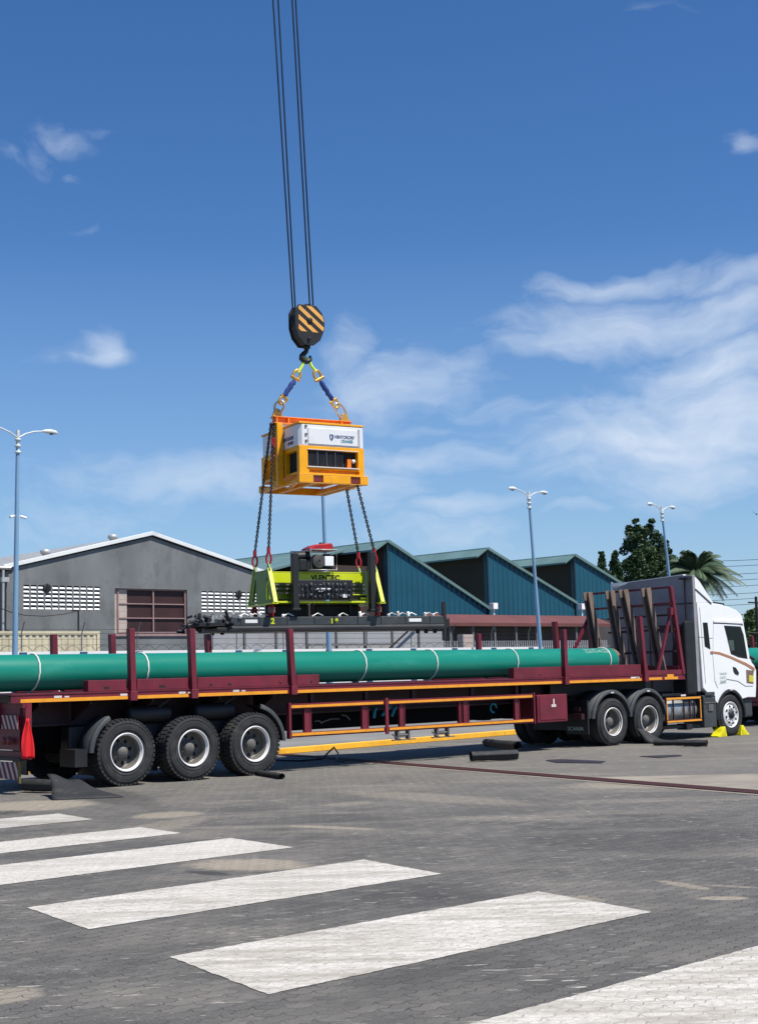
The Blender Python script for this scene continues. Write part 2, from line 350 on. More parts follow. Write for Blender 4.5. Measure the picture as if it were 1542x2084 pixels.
def ground_mat():
    m = bpy.data.materials.new('interlocking grey pavers'); m.use_nodes = True; nt = m.node_tree; N = nt.nodes; L = nt.links; b = N['Principled BSDF']
    tc, br, noise, rng, mix, Mt, sp = paver_nodes(nt)
    base = mix(rng(noise(.5, 8, .62), .35, .65), (.076,.072,.064,1), (.162,.150,.128,1))
    base = mix(1.0, base, br.outputs['Color'], 'MULTIPLY')
    base = mix(rng(noise(9, 5, .7), .3, .7, 0, .45), base, (.075,.073,.070,1))
    base = mix(rng(noise(70, 3, .6), .45, .7, 0, .35), base, (.26,.25,.23,1))
    base = mix(Mt('MULTIPLY', rng(noise(5, 8, .75, (.6,1.4,1), math.radians(-42)), .56, .68), .45), base, (.27,.26,.235,1))
    base = mix(Mt('MULTIPLY', rng(noise(3.1, 8, .75, (.6,1.2,1), math.radians(-42)), .56, .68), .45), base, (.045,.042,.038,1))
    # tan sand washed across in bands, stronger beyond the drain
    xyz = N.new('ShaderNodeSeparateXYZ'); L.new(tc.outputs['Object'], xyz.inputs[0])
    tan = rng(noise(.55, 8, .6, (.45,1.6,1), math.radians(-30)), .52, .72)
    far = rng(xyz.outputs[1], 13.0, 18.0, .5, 1.0)
    base = mix(Mt('MULTIPLY', Mt('MULTIPLY', tan, far), .75), base, (.285,.255,.205,1))
    farw = rng(xyz.outputs[1], 16.0, 25.0, 0, .5)
    base = mix(farw, base, (.215,.20,.168,1))
    # dark oil and tyre marks
    base = mix(rng(noise(.9, 7, .65, (1.6,.45,1), math.radians(28)), .60, .75, 0, .45), base, (.05,.05,.052,1))
    # stains and spills of their own shape: (px u, v on the ground) -> metres
    sp_ = N.new('ShaderNodeSeparateXYZ'); L.new(tc.outputs['Object'], sp_.inputs[0])
    wob = noise(1.1, 6, .65); wob2 = noise(7, 6, .7)
    def stain(list_, edge=.22):
        tot = None
        for (u0, v0, u1, v1, wy, st_) in list_:
            p0 = ground(u0, v0); p1 = ground(u1, v1); c_ = (p0 + p1) / 2; d_ = p1 - p0; L_ = max(.2, d_.length / 2); an = math.atan2(d_.y, d_.x)
            dx_ = Mt('SUBTRACT', sp_.outputs[0], c_.x); dy_ = Mt('SUBTRACT', sp_.outputs[1], c_.y); ca, sa = math.cos(an), math.sin(an)
            aa = Mt('MULTIPLY', Mt('ADD', Mt('MULTIPLY', dx_, ca), Mt('MULTIPLY', dy_, sa)), 1/L_); bb = Mt('MULTIPLY', Mt('SUBTRACT', Mt('MULTIPLY', dy_, ca), Mt('MULTIPLY', dx_, sa)), 1/wy)
            r2 = Mt('ADD', Mt('MULTIPLY', aa, aa), Mt('MULTIPLY', bb, bb))
            g = Mt('MULTIPLY', Mt('SUBTRACT', Mt('ADD', Mt('MULTIPLY', wob2, 1.3), Mt('MULTIPLY', wob, .9)), r2), 1.6, cl=True); g = Mt('MULTIPLY', g, st_)
            tot = g if tot is None else Mt('MAXIMUM', tot, g)
        return tot
    base = mix(stain([(375,1755,640,1765,.42,.85),(580,1680,765,1688,.14,.75),(1455,1828,1492,1828,.10,.8),(300,1655,385,1662,.5,.7),(-60,1640,190,1640,.9,.8),(650,1640,760,1632,.25,.4),(-40,2020,60,2035,.25,.6),
                      (1150,1600,1500,1590,.8,.6),(1140,1822,1230,1835,.12,.5),(700,1610,1100,1640,.5,.35),(1330,1790,1450,1812,.08,.6),(1420,1800,1560,1808,.05,.5),(250,1700,420,1660,.35,.4)]), base, (.33,.285,.215,1))
    base = mix(stain([(380,1772,470,1782,.10,.8),(120,1590,330,1650,.5,.5),(-80,1660,60,1650,.35,.7),(750,1850,1000,1790,.5,.3),(1050,1700,1500,1720,.9,.35),(430,1650,600,1640,.5,.35),(700,2040,1100,1950,.35,.3)]), base, (.045,.043,.041,1))
    # joints: dark gap, in places packed with pale sand
    jt = rng(br.outputs['Fac'], .2, .8)
    sandy = rng(noise(1.3, 5, .6), .56, .66); speck = rng(noise(30, 3, .5), .52, .62)
    jc = mix(Mt('MULTIPLY', sandy, speck), (.035,.035,.035,1), (.50,.47,.41,1))
    base = mix(Mt('MULTIPLY', jt, rng(noise(2.3, 6, .7), .38, .62, .18, .95)), base, jc)
    # pale scuffs: short chips of paint and mortar
    ch = Mt('MULTIPLY', rng(noise(14, 4, .6, (.35,1.5,1), math.radians(-42)), .62, .68), rng(noise(.7, 4, .6), .42, .56))
    base = mix(Mt('MULTIPLY', ch, .85), base, (.55,.51,.44,1))
    L.new(base, b.inputs['Base Color']); b.inputs['Roughness'].default_value = .82; b.inputs['Specular IOR Level'].default_value = .3
    h = Mt('ADD', Mt('MULTIPLY', jt, -1.0), Mt('MULTIPLY', noise(45, 5, .7), .55))
    bp = N.new('ShaderNodeBump'); bp.inputs['Strength'].default_value = .8; bp.inputs['Distance'].default_value = .008; L.new(h, bp.inputs['Height']); L.new(bp.outputs[0], b.inputs['Normal'])
    return m
def marking_mat(name, col, wear, dirt, seed):
    m = bpy.data.materials.new(name); m.use_nodes = True; nt = m.node_tree; N = nt.nodes; L = nt.links; b = N['Principled BSDF']
    tc, br, noise, rng, mix, Mt, sp = paver_nodes(nt)
    base = mix(rng(noise(1.6 + seed, 9, .68, (.35,1.8,1), math.radians(-44)), .42, .62, 0, dirt), col, (.37,.33,.265,1))
    base = mix(rng(noise(90, 4, .7), .50, .66, 0, .55), base, (.33,.31,.27,1))
    base = mix(rng(noise(11, 7, .7), .52, .66, 0, .45), base, (.30,.275,.23,1))
    base = mix(rng(noise(24, 6, .75), .42, .72, 0, .7), base, (.30,.285,.25,1))
    jt = rng(br.outputs['Fac'], .2, .8)
    base = mix(Mt('MULTIPLY', jt, rng(noise(3, 3, .5), .35, .6, .15, .8)), base, (.22,.21,.19,1))
    wr = rng(noise(1.4 + seed * .3, 10, .75, (.5,1.6,1), math.radians(-42)), .64 - wear * .3, .74 - wear * .2)
    wr = Mt('MULTIPLY', wr, rng(noise(38, 6, .8), .42, .6))
    base = mix(Mt('MULTIPLY', wr, .85), base, (.15,.148,.14,1))
    L.new(base, b.inputs['Base Color']); b.inputs['Roughness'].default_value = .8; b.inputs['Specular IOR Level'].default_value = .3
    h = Mt('ADD', Mt('MULTIPLY', jt, -1.0), Mt('MULTIPLY', noise(60, 5, .7), .5))
    bp = N.new('ShaderNodeBump'); bp.inputs['Strength'].default_value = .5; bp.inputs['Distance'].default_value = .006; L.new(h, bp.inputs['Height']); L.new(bp.outputs[0], b.inputs['Normal'])
    return m

# ================================================================== THE SETTING
g = MB(); g.add([(-900,-300,0),(1500,-300,0),(1500,1800,0),(-900,1800,0)], [(0,1,2,3)])
tag(g.build('ground', ground_mat()), kind='structure')
def sheet(name, pts, m, z=.004, kind='structure'):
    mb = MB(); mb.add([(p[0], p[1], z) for p in pts], [tuple(range(len(pts)))]); o = mb.build(name, m, recalc=False)
    if o.data.polygons[0].normal.z < 0: o.data.flip_normals()
    return tag(o, kind=kind) if kind else o
zb = [[(-6.6,16.55),(-6.05,15.6),(-3.588,17.747),(-4.211,18.639)],
      [(-5.35,14.41),(-4.76,13.68),(-2.253,15.947),(-2.836,16.682)],
      [(-4.16,13.08),(-3.43,12.12),(-.925,14.393),(-1.649,15.35)],
      [(-2.731,11.023),(-2.061,10.018),(.45,12.279),(-.219,13.326)],
      [(-1.35,8.979),(-.659,7.871),(1.819,10.143),(1.148,11.19)],
      [(.03,6.80),(.72,5.70),(3.20,8.02),(2.55,9.165)]]
for i, q in enumerate(zb):
    qq = []
    for k in range(len(q)):
        a_, b_ = Vector(q[k]), Vector(q[(k+1) % len(q)]); nn_ = Vector((-(b_-a_).y, (b_-a_).x)).normalized(); ns = int((b_-a_).length / .045)
        for j in range(ns):
            t_ = a_.lerp(b_, j/ns) + nn_ * (random.uniform(-.007,.007) if j else 0); qq.append((t_.x, t_.y))
    q = qq
    wear = [.75,.25,.15,.3,.3,.2][i]
    o = sheet('zebra_stripe', q, marking_mat('zebra paint', (.67,.635,.56,1), wear, [1,.6,.55,.8,.95,.9][i], i * .37))
conc = mat('pale concrete', (.27,.235,.185), .9, var=.18, scale=1.2, col2=(.17,.155,.13), amt=.35, dscale=1.5, bump=.2, bscale=20)
# drain channel: pale kerb strips and a rust red grate
dA = ground(840,1557.5); dB = ground(1542,1613.5); dd = (dB - dA).normalized(); dn = Vector((-dd.y, dd.x, 0))
dA2 = dA - dd * 6; dB2 = dB + dd * 6
sheet('drain_border', [dA2 + dn*.30, dB2 + dn*.36, dB2 - dn*.30, dA2 - dn*.30], conc, .005)
dl = (dB2 - dA2).length; ang = math.atan2(dd.y, dd.x)
gr = thing('drain_channel', 'long rust red drain grating let into the paving in front of the lorry', 'drain', (dA2.x, dA2.y, 0), ang)
mb = MB(); mb.box(0, dl, -.17, .17, .0055, .009); mb.build('grate_bed', M['hole'], gr)
mb = MB()
for k in range(int(dl / .055)): mb.box(k*.055, k*.055+.032, -.16, .16, .0095, .015)
for yy in (-.176, .161): mb.box(0, dl, yy, yy+.015, .0055, .017)
mb.build('grate', M['grate'], gr)
# concrete slab beyond the drain, right side
sheet('concrete_slab', [ground(1180,1583), ground(1700,1622), ground(1760,1572), ground(1542,1575)], conc, .0045)
sand = mat('sand washed paving', (.27,.235,.175), .9, var=.2, scale=3, col2=(.15,.145,.13), amt=.5, dscale=7, bump=.2, bscale=30)
for pts in ([(1110,1548),(1140,1546),(1232,1550),(1222,1554),(1130,1553)], [(1300,1540),(1380,1537),(1388,1539),(1340,1543)]):
    mb = MB(); P3 = [ground(*p) for p in pts]; mb.prism([(p.x, p.y) for p in P3], 'z', .0045, .012)
    tag(mb.build('puddle', M['wet']), 'thin dark puddle lying flat on the paving ' + ('between the rolled mats and the drain' if pts[0][0] < 1200 else 'in front of the second drive wheel'), 'plate')  # dark puddles, modelled as thin raised slabs
# yellow kerb and raised strip behind the lorry
kp = [T.W(-12, 4.4), T.W(6.7, 4.67), T.W(14.9, 5.72), T.W(30, 7.6), T.W(60, 11.5)]
kb = [T.W(-12, 12), T.W(60, 19)]
mb = MB()
for i in range(len(kp) - 1):
    a, b = kp[i], kp[i+1]; n = Vector((-(b-a).y, (b-a).x, 0)).normalized() * .16
    mb.prism([(a.x,a.y),(b.x,b.y),(b.x+n.x,b.y+n.y),(a.x+n.x,a.y+n.y)], 'z', 0, .13)
tag(mb.build('kerb', M['kerb'], bevel=.015), kind='structure')
pts = [(p.x - .11, p.y + .13) for p in kp] + [(p.x, p.y) for p in reversed(kb)]
mb = MB(); mb.prism(pts, 'z', 0, .12); tag(mb.build('pavement', mat('pavement concrete', (.20,.195,.175), .9, var=.2, scale=.6, bump=.2)), kind='structure')

# ------------------------------------------------------------------ far yard: warehouse
def inT(o, x, y, z=0):
    o.location = T.W(x, y, z); o.rotation_euler = (0, 0, TA); return o
WH = 50.0
wh = thing('warehouse', 'grey rendered warehouse with white gable edge, brown window and two louvre grids', 'warehouse', T.W(0, WH), TA)
pA = T.P(308,1083,WH)
xl, xr = 24.0, 41.2; zl = 7.75; zr = 7.75; xa = 32.8; za = 9.85
wall = MB().prism([(xl,0),(xr,0),(xr,zr),(xa,za),(xl,zl)], 'y', 0, .35).build('wall', M['plaster'], wh)
wx0, wx1, wz0, wz1 = 30.35, 35.25, 4.25, 6.82
vents = []
def ventgrid(u0, u1, v0, v1, nx, nz):
    x0, z0 = T.P(u0, v0, WH); x1, z1 = T.P(u1, v1, WH); return (x0, x1, z1, z0, nx, nz)
VG = [ventgrid(47,205,1189,1242,11,6), ventgrid(409,540,1202,1247,10,6)]
c = MB(); c.box(wx0, wx1, -.2, .28, wz0, wz1)
for (x0,x1,z0,z1,nx,nz) in VG:
    for i in range(nx):
        for j in range(nz):
            px = (x1-x0)/nx; pz = (z1-z0)/nz
            c.box(x0+i*px+px*.12, x0+i*px+px*.88, -.2, .28, z0+j*pz+pz*.1, z0+j*pz+pz*.88)
cut(wall, c)
for (x0,x1,z0,z1,nx,nz) in VG:
    mb = MB()
    for i in range(nx):
        for j in range(nz):
            px = (x1-x0)/nx; pz = (z1-z0)/nz
            a = x0+i*px+px*.12; b = x0+i*px+px*.88; c0 = z0+j*pz+pz*.1; c1 = c0+pz*.46
            mb.add([(a,-.015,c0),(b,-.015,c0),(b,.06,c1),(a,.06,c1),(a,.1,c0),(b,.1,c0)], [(0,1,2,3),(3,2,5,4),(0,4,5,1),(0,3,4),(1,5,2)])
    mb.build('louvre_grid', M['louvre'], wh)
    f = MB(); fx = x0 + (x1-x0)*(.3 if x0 < 30 else .58); fz = z1 - (z1-z0)*.13
    f.lathe([(0,-.06),(.2,-.06),(.24,-.04),(.24,.10),(.2,.10)], (fx,0,fz), 'y', 16); f.box(fx-.03,fx+.03,-.09,-.03,fz-.26,fz+.24); f.build('exhaust_fan', M['black'], wh)
MB().box(xl+.1, xr-.1, .4, 1.0, 0, 7.6).build('inner_dark', M['hole'], wh).name = 'inner_dark_block'  # near-black block painting in the dark behind the openings
mb = MB(); mb.box(wx0+.05, wx1-.05, .22, .27, wz0+.02, wz1-.02); win = mb.build('window', M['brownwin'], wh)
mb = MB()
for i in range(3): x = wx0 + (.0, 2.35, 4.55)[i]; mb.box(x+.25, x+.33, .1, .215, wz0+.05, wz1-.03)
for k in range(4): z = wz0 + .05 + k*(wz1-wz0-.12)/3; mb.box(wx0+.33, wx1-.1, .12, .21, z, z+.06)
mb.build('frame', M['winframe'], win)
mb = MB(); mb.box(wx0-.05, wx1+.05, -.08, .1, wz0-.14, wz0+.0); mb.build('sill', M['winframe'], wh)
mb = MB()
mb.box(wx0+.003, wx0+.9, .17, .205, wz0+.01, wz1-.01)
for k in range(3): mb.box(wx0+.01, wx0+.92, .165, .2, wz0+.6+k*.68, wz0+.64+k*.68)
mb.build('tiled_reveal', M['beige'], wh)
ov = .55
def roofslab(xa0, za0, xb0, zb0, y0, y1, th): return [(xa0, za0), (xb0, zb0), (xb0, zb0+th), (xa0, za0+th)]
mb = MB(); mb.prism([(xl-ov, zl-.02),(xa,za+.12),(xr+ov,zr-.02),(xr+ov,zr+.06),(xa,za+.2),(xl-ov,zl+.06)], 'y', -.10, 42)
mb.build('roof', corr('grey roof sheet', (.35,.36,.35), .3, axis=1), wh)
mb = MB(); mb.prism([(xl-ov, zl-.06),(xa,za+.08),(xr+ov,zr-.06),(xr+ov,zr+.17),(xa,za+.31),(xl-ov,zl+.17)], 'y', -.17, -.105); mb.build('fascia', M['fascia'], wh, bevel=.02)
MB().box(xl-.35, xl-.05, -.1, .3, 0, zl-.3).build('side_wall', M['plaster'], wh)
MB().box(xl, xl+.35, .36, 40, 0, zl-.1).build('long_wall', M['plaster'], wh)
MB().box(xr-.35, xr, .36, 40, 0, zr-.1).build('long_wall', M['plaster'], wh)
mb = MB()
mb.path([(xl-.6,-.2,zl-.1),(xl-.6,-.2,0)], .07); mb.path([(xl-.95,-.1,zl-.0),(xl-.95,-.1,0)], .09); mb.path([(xl-1.2,-.1,zl),(xl-.2,-.3,zl)], .1); mb.box(xl-.7,xl-.3,-.3,-.1,zl-.75,zl-.5)
mb.build('downpipe', M['steel'], wh)
for (u, v) in ((93,1120),(230,1096)):
    x, z = T.P(u, v, WH + 2); zr_ = zl + (x - xl) / (xa - xl) * (za - zl) + .15
    mb = MB(); mb.lathe([(.17,-.2),(.17,.12),(.27,.16),(.30,.27),(.26,.38),(.1,.44),(0,.45)], (x,2,zr_), 'z', 16); mb.build('roof_vent', M['steel'], wh)
mb = MB()
x0, z0 = T.P(160,1243,WH-1); mb.path([(x0,-1,0),(x0,-1,z0)], .05)
pp = [T.P(q[0], q[1], WH-.6) for q in ((-30,1225),(20,1245),(50,1252),(90,1254),(130,1250),(160,1243))]
mb.path([(p[0], -.6, p[1]) for p in pp], .025, 6); mb.box(x0-.4,x0+.05,-1.05,-.95,z0-.02,z0+.05)
mb.build('cable_mast', M['black'], wh)

# ------------------------------------------------------------------ saw-tooth sheds
def shed(ax, az_, bx, bz, y0, depth, label, first):
    s = thing('saw_tooth_shed', label, 'shed', T.W(ax, y0), TA, 'teal saw tooth sheds')
    L_ = depth; zb_ = 5.4; ex = bx + (0 if bz <= zb_ else 0)
    MB().prism([(ax,zb_),(bx,zb_),(bx,bz),(ax,az_)], 'y', 0, .3).build('gable_cladding', M['teal'], s, loc=(-ax,0,0))
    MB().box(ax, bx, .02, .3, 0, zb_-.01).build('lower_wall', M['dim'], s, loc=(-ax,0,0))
    MB().prism([(ax-.12,az_+.02),(bx+.0,bz+.02),(bx+.0,bz+.14),(ax-.05,az_+.16)], 'y', -.15, L_).build('roof', M['roofgreen'], s, loc=(-ax,0,0))
    MB().box(ax, ax+.25, .31, L_, 0, az_-.1).build('glazing_wall', M['brick'], s, loc=(-ax,0,0))
    MB().prism([(ax-1.1,az_-.62),(ax-.13,az_-.05),(ax-.13,az_+.06),(ax-1.1,az_-.5)], 'y', -.15, L_).build('canopy', M['roofgreen'], s, loc=(-ax,0,0))
    mb = MB(); mb.path([(ax-.02,-.05,0),(ax-.02,-.05,az_-.1)], .07); mb.build('downpipe', M['black'], s, loc=(-ax,0,0))
    mb = MB(); mb.beam((ax,-.2,az_+.1), (bx,-.2,bz+.1), .04, .2); mb.build('ridge_trim', M['roofgreen'], s, loc=(-ax,0,0))
    return s
SY = 50.6
a1 = T.P(786,1104,SY); b1 = T.P(995,1243,SY); a2 = T.P(989,1119,SY); b2 = T.P(1170,1230,SY); a3 = T.P(1166,1132,SY); b3 = T.P(1300,1214,SY)
shed(a1[0], a1[1], b1[0], b1[1], SY, 34, 'teal clad saw tooth shed nearest the grey warehouse, behind the lifter', 1)
shed(a2[0], a2[1], b2[0], b2[1], SY, 34, 'middle teal clad saw tooth shed behind the street lamp', 0)
shed(a3[0], a3[1], b3[0], b3[1], SY, 34, 'teal clad saw tooth shed partly hidden by the trailer headboard, farthest from the warehouse', 0)
# green roof continuing left from the first ridge, behind the warehouse
s0 = thing('lean_to_shed', 'dark green roofed shed between the grey warehouse and the first teal gable', 'shed', T.W(a1[0], SY+.3), TA)
MB().box(-7.4, -.4, .3, .6, 0, a1[1]-1.6).build('wall', M['brick'], s0)
MB().prism([(-7.6,a1[1]-2.0),(-.3,a1[1]-.25),(-.3,a1[1]-.12),(-7.6,a1[1]-1.85)], 'y', 3, 30).build('roof', M['roofgreen'], s0)
# low office with brown awning in front of the sheds
oy = 45.0
o0 = T.P(905,1251,oy)[0]; o1 = T.P(1240,1251,oy)[0]; oz = T.P(1000,1252,oy)[1]
of = thing('low_office', 'low dim office with a faded brown awning in front of the teal sheds', 'building', T.W(o0, oy), TA)
W_ = o1 - o0
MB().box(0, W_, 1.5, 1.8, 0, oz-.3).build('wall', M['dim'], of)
MB().prism([(1.8,oz+.05),(0,oz-.62),(0,oz-.55),(1.8,oz+.12)], 'x', -.3, W_+.3).build('awning', M['awning'], of)
mb = MB()
mb.box(-.3, W_+.3, -.02, .05, oz-.72, oz-.5); mb.build('awning_edge', M['awning'], of)
for k in range(8): MB().box(.6+k*W_/8, .75+k*W_/8, .2, .35, 0, oz-.62).build('column', M['hoardpost'], of)
for k in range(7):
    x = 1.3+k*W_/8; fr = MB(); fr.box(x, x+1.1, 1.42, 1.495, 1.6, 3.4); f = fr.build('window', M['brownwin'], of)
    e = MB(); e.box(x+.1, x+.5, 1.39, 1.415, 1.7, 3.3); e.box(x+.6, x+1.0, 1.39, 1.415, 1.7, 3.3); e.build('pane', M['glass'], f)
MB().box(0, W_, 1.2, 1.45, 0, 1.2).build('plinth', M['plaster'], of)
# a small white tank above the valley gutter
for (u, v, lb) in ((1004,1234,'small pale box in the valley between two teal sheds'),(1183,1235,'small white box on the office roof seen between the headboard posts')):
    x, z = T.P(u, v, 47); t_ = MB(); t_.box(-.22,.22,-.2,.2,-.2,.22); t_.box(-.05,.05,-.05,.05,-1.6,-.2); o = t_.build('roof_tank', M['louvre'], bevel=.02); inT(o, x, 47, z); tag(o, lb, 'tank')

# ------------------------------------------------------------------ perimeter: white wall, piers, wires
wy = 25.0
wl = thing('perimeter_wall', 'long whitewashed boundary wall with blue piers and wire strands along its top', 'wall', T.W(2, wy), TA)
MB().box(0, 36.2, 0, .2, 0, 2.72).build('wall', M['wallwhite'], wl)
px = [T.P(u, 1320, wy)[0] - 2 for u in (47,170,283,388,485,580,668,750,840)]
for k in [px[0] - 2.35] + px + [px[-1] + 2.5*i for i in (1,2,3)]:
    MB().box(k-.13, k+.13, -.08, .28, 0, 2.70).build('pier', M['navy'], wl, bevel=.01)
    p_ = MB(); p_.path([(k,.1,2.7),(k,.1,3.35),(k+.02,-.08,3.75)], .02, 6); p_.build('bracket', M['hoardpost'], wl)
mb = MB()
for z in (2.95,3.15,3.35,3.5): mb.tube((0,.1,z), (36,.1,z), .006, 4)
mb.build('wire_strands', M['chain'], wl)
mb = MB()
pts = []
for k in range(36*14):
    t = k / 14 * 2 * PI * 1.6; pts.append((k/14, .1 + .11*math.cos(t), 2.83 + .09*math.sin(t)))
mb.path(pts, .008, 4); mb.build('razor_coil', M['chain'], wl)
# cream container behind the wall
cy = 30.0
c0 = T.P(-120,1285,cy)[0]; c1 = T.P(203,1286,cy)[0]; cz = T.P(150,1285,cy)[1]
ct = thing('shipping_container', 'faded cream corrugated container with rust stains behind the white wall', 'container', T.W(c0, cy), TA)
Wc = c1 - c0
mb = MB(); n = int(Wc / .28)
prof = []
for k in range(n):
    x = .12 + k * (Wc - .24) / n; w = (Wc - .24) / n
    prof += [(x, .04), (x + w*.3, .04), (x + w*.5, .0), (x + w*.8, .0)]
prof += [(Wc-.12, .04), (Wc-.12, 2.3), (.12, 2.3)]
mb.prism(prof, 'z', .15, cz-.12); mb.build('corrugated_body', M['cream'], ct)
mb = MB()
for z in (0, cz-.12): mb.box(0, Wc, -.02, .10, z, z+.13)
for x in (0, Wc-.12): mb.box(x, x+.12, -.021, .11, .13, cz-.121)
mb.box(0, Wc, .1, 2.3, cz-.1, cz-.02); mb.build('frame', M['cream'], ct)
mb = MB(); mb.box(Wc+.001, Wc+.03, .1, 2.2, .1, cz-.2); mb.build('rusty_end', mat('rusty end', (.35,.14,.06), .7, var=.3), ct)
# panel hoarding
hy = 31.0
h0 = T.P(430,1283,hy)[0]; h1 = T.P(903,1283,hy)[0]; hz0 = T.P(430,1284,hy)[1]; hz1 = T.P(903,1284,hy)[1]
ho = thing('panel_hoarding', 'pale grey sheet hoarding behind the white wall, under the hanging lifter', 'fence', T.W(h0, hy), TA)
n = 8; w = (h1 - h0) / n
for k in range(n):
    MB().box(k*w+.02, (k+1)*w-.02, 0, .06, .1, hz0 + (hz1-hz0)*k/n + random.uniform(-.03,.03)).build('panel', M['hoard'], ho)
    MB().box(k*w-.05, k*w+.05, -.07, -.005, 0, hz0+.06).build('post', M['hoardpost'], ho)
mb = MB(); mb.box(w*3, h1-h0-w*2, -.2, -.12, 3.0, 3.08); mb.build('rail', M['hoardpost'], ho)
mb = MB(); mb.beam((w*5.2,-.3,2.2), (w*6.9,-.3,4.2), .07, .07); mb.build('brace', M['black'], ho)
# pale railing on the right
ry = 30.0
r0 = T.P(905,1310,ry)[0]; r1 = T.P(1240,1310,ry)[0]; rz = T.P(1000,1304,ry)[1]
ra = thing('palisade_fence', 'low pale palisade railing in front of the dim office', 'fence', T.W(r0, ry), TA)
mb = MB()
for k in range(int((r1-r0)/.16)): mb.box(k*.16, k*.16+.06, 0, .03, .2, rz)
mb.build('palings', M['hoard'], ra)
mb = MB()
for z in (.5, rz-.35): mb.box(0, r1-r0, .031, .07, z, z+.06)
mb.build('rails', M['hoardpost'], ra)
x, z = T.P(945,1302,29); bx = MB(); bx.box(-.35,.35,-.2,.2,0,z+.25); bx.box(-.28,.28,-.21,-.2,z-.6,z+.18); inT(tag(bx.build('meter_cabinet', M['beige'], bevel=.02), 'pale metal cabinet by the railing, just right of a trailer stake', 'cabinet'), x+.05, 29)

# ------------------------------------------------------------------ street lamps
def lamp(ut, vt, ub, vb, D, label, cameras=False, s=1.0, arms=(1,1), rot=0):
    xt, zt = T.P(ut, vt, D); xb, zb2 = T.P(ub, vb, D)
    x0 = xb - (xt - xb) * zb2 / (zt - zb2)
    t_ = thing('street_lamp', label, 'street lamp', T.W(x0, D), TA + rot, 'blue twin arm street lamps')
    dx = xt - x0; H = zt
    p = MB(); p.path([(0,0,0),(dx*.5,0,H*.5),(dx,0,H)], .1, 12, rs=[.10,.08,.055]); p.build('pole', M['polebl'], t_)
    b_ = MB(); b_.lathe([(.0,.0),(.26,.0),(.26,.03),(.16,.05),(.14,.5),(.11,.52)], (0,0,0), 'z', 12); b_.build('base', M['polebl'], t_)
    h = MB()
    for k in range(3): h.lathe([(.06,-.60+k*.2),(.10,-.59+k*.2),(.10,-.53+k*.2),(.06,-.52+k*.2)], (dx,0,H), 'z', 10)
    h.path([(dx,0,H-.6),(dx,0,H+.15)], .06, 10); h.build('head_bracket', M['poleend'], t_)
    for sg in (-1, 1):
        a = MB(); pts = [(dx, 0, H-.1), (dx+sg*.28,0,H+.06), (dx+sg*.58,0,H+.16), (dx+sg*.92,0,H+.20)]
        a.path(pts, .026, 8); am = a.build('arm', M['poleend'], t_)
        L_ = MB(); e = Vector(pts[-1]); L_.path([e + Vector((sg*-.05,0,0)), e+Vector((sg*.06,0,.01)), e+Vector((sg*.22,0,.012)), e+Vector((sg*.42,0,.0)), e+Vector((sg*.50,0,-.01))], .1, 10, rs=[.035,.06,.085,.07,.02])
        ll = L_.build('lamp_head', M['poleend'], t_)
        ll.scale = (1,1,1)
        g_ = MB(); g_.lathe([(0,-.03),(.05,-.025),(.07,0)], (e.x+sg*.26, 0, e.z-.06), 'z', 12); g_.build('lens', M['glass'], ll)
    if cameras:
        for sg in (-1,1):
            c_ = MB(); zc = T.P(34,1051,D)[1]; c_.path([(dx*.6,0,zc),(dx*.6+sg*.16,-.05,zc+.02)], .015, 6); c_.path([(dx*.6+sg*.13,-.05,zc),(dx*.6+sg*.28,-.12,zc-.05)], .042, 8); c_.build('security_camera', M['louvre'], t_)
    return t_
lamp(37,885,31,1330,21, 'blue twin arm street lamp with two small cameras halfway up, at the left edge', True)
lamp(648,945,667,1310,21, 'blue street lamp whose head is hidden behind the hanging power pack', rot=.4)
lamp(1073,1008,1098,1315,22, 'blue twin arm street lamp standing before the middle teal shed', rot=.1)
lamp(1339,1038,1356,1170,24, 'blue twin arm street lamp rising in front of the tall dark tree', rot=.15)

# ================================================================== WHEELS
def tyre_mb(r=.535, w=.385, lugs=44, blocky=True, ri=.30):
    mb = MB(); pr = [(ri,.03),(ri+.015,.008),(ri+.07,-.008),(r-.09,-.010),(r-.045,.006),(r-.014,.026),(r-.012,w/2),(r-.014,w-.026),(r-.045,w-.006),(r-.09,w+.01),(ri+.07,w+.008),(ri+.015,w-.008),(ri,w-.03)]
    mb.lathe(pr, (0,0,0), 'y', 56)
    for k in range(lugs):
        a = 2*PI*k/lugs
        Rm = Matrix.Rotation(-a, 4, 'Y')
        d = 2*PI*r/lugs
        if blocky:
            mb.box(r-.03, r, .004, .085, -d*.34, d*.34, Rm); mb.box(r-.03, r, w-.085, w-.004, -d*.34, d*.34, Rm)
            Rm2 = Matrix.Rotation(-a - PI/lugs, 4, 'Y')
            for q in (.11, .205): mb.box(r-.022, r, q, q+.075, -d*.37, d*.37, Rm2)
        else:
            mb.box(r-.03, r-.002, .02, .07, -d*.4, d*.4, Rm)
    for rr in (r-.07, ri+.06): mb.lathe([(rr-.006,-.009),(rr,-.0155),(rr+.006,-.009)], (0,0,0), 'y', 48)
    return mb
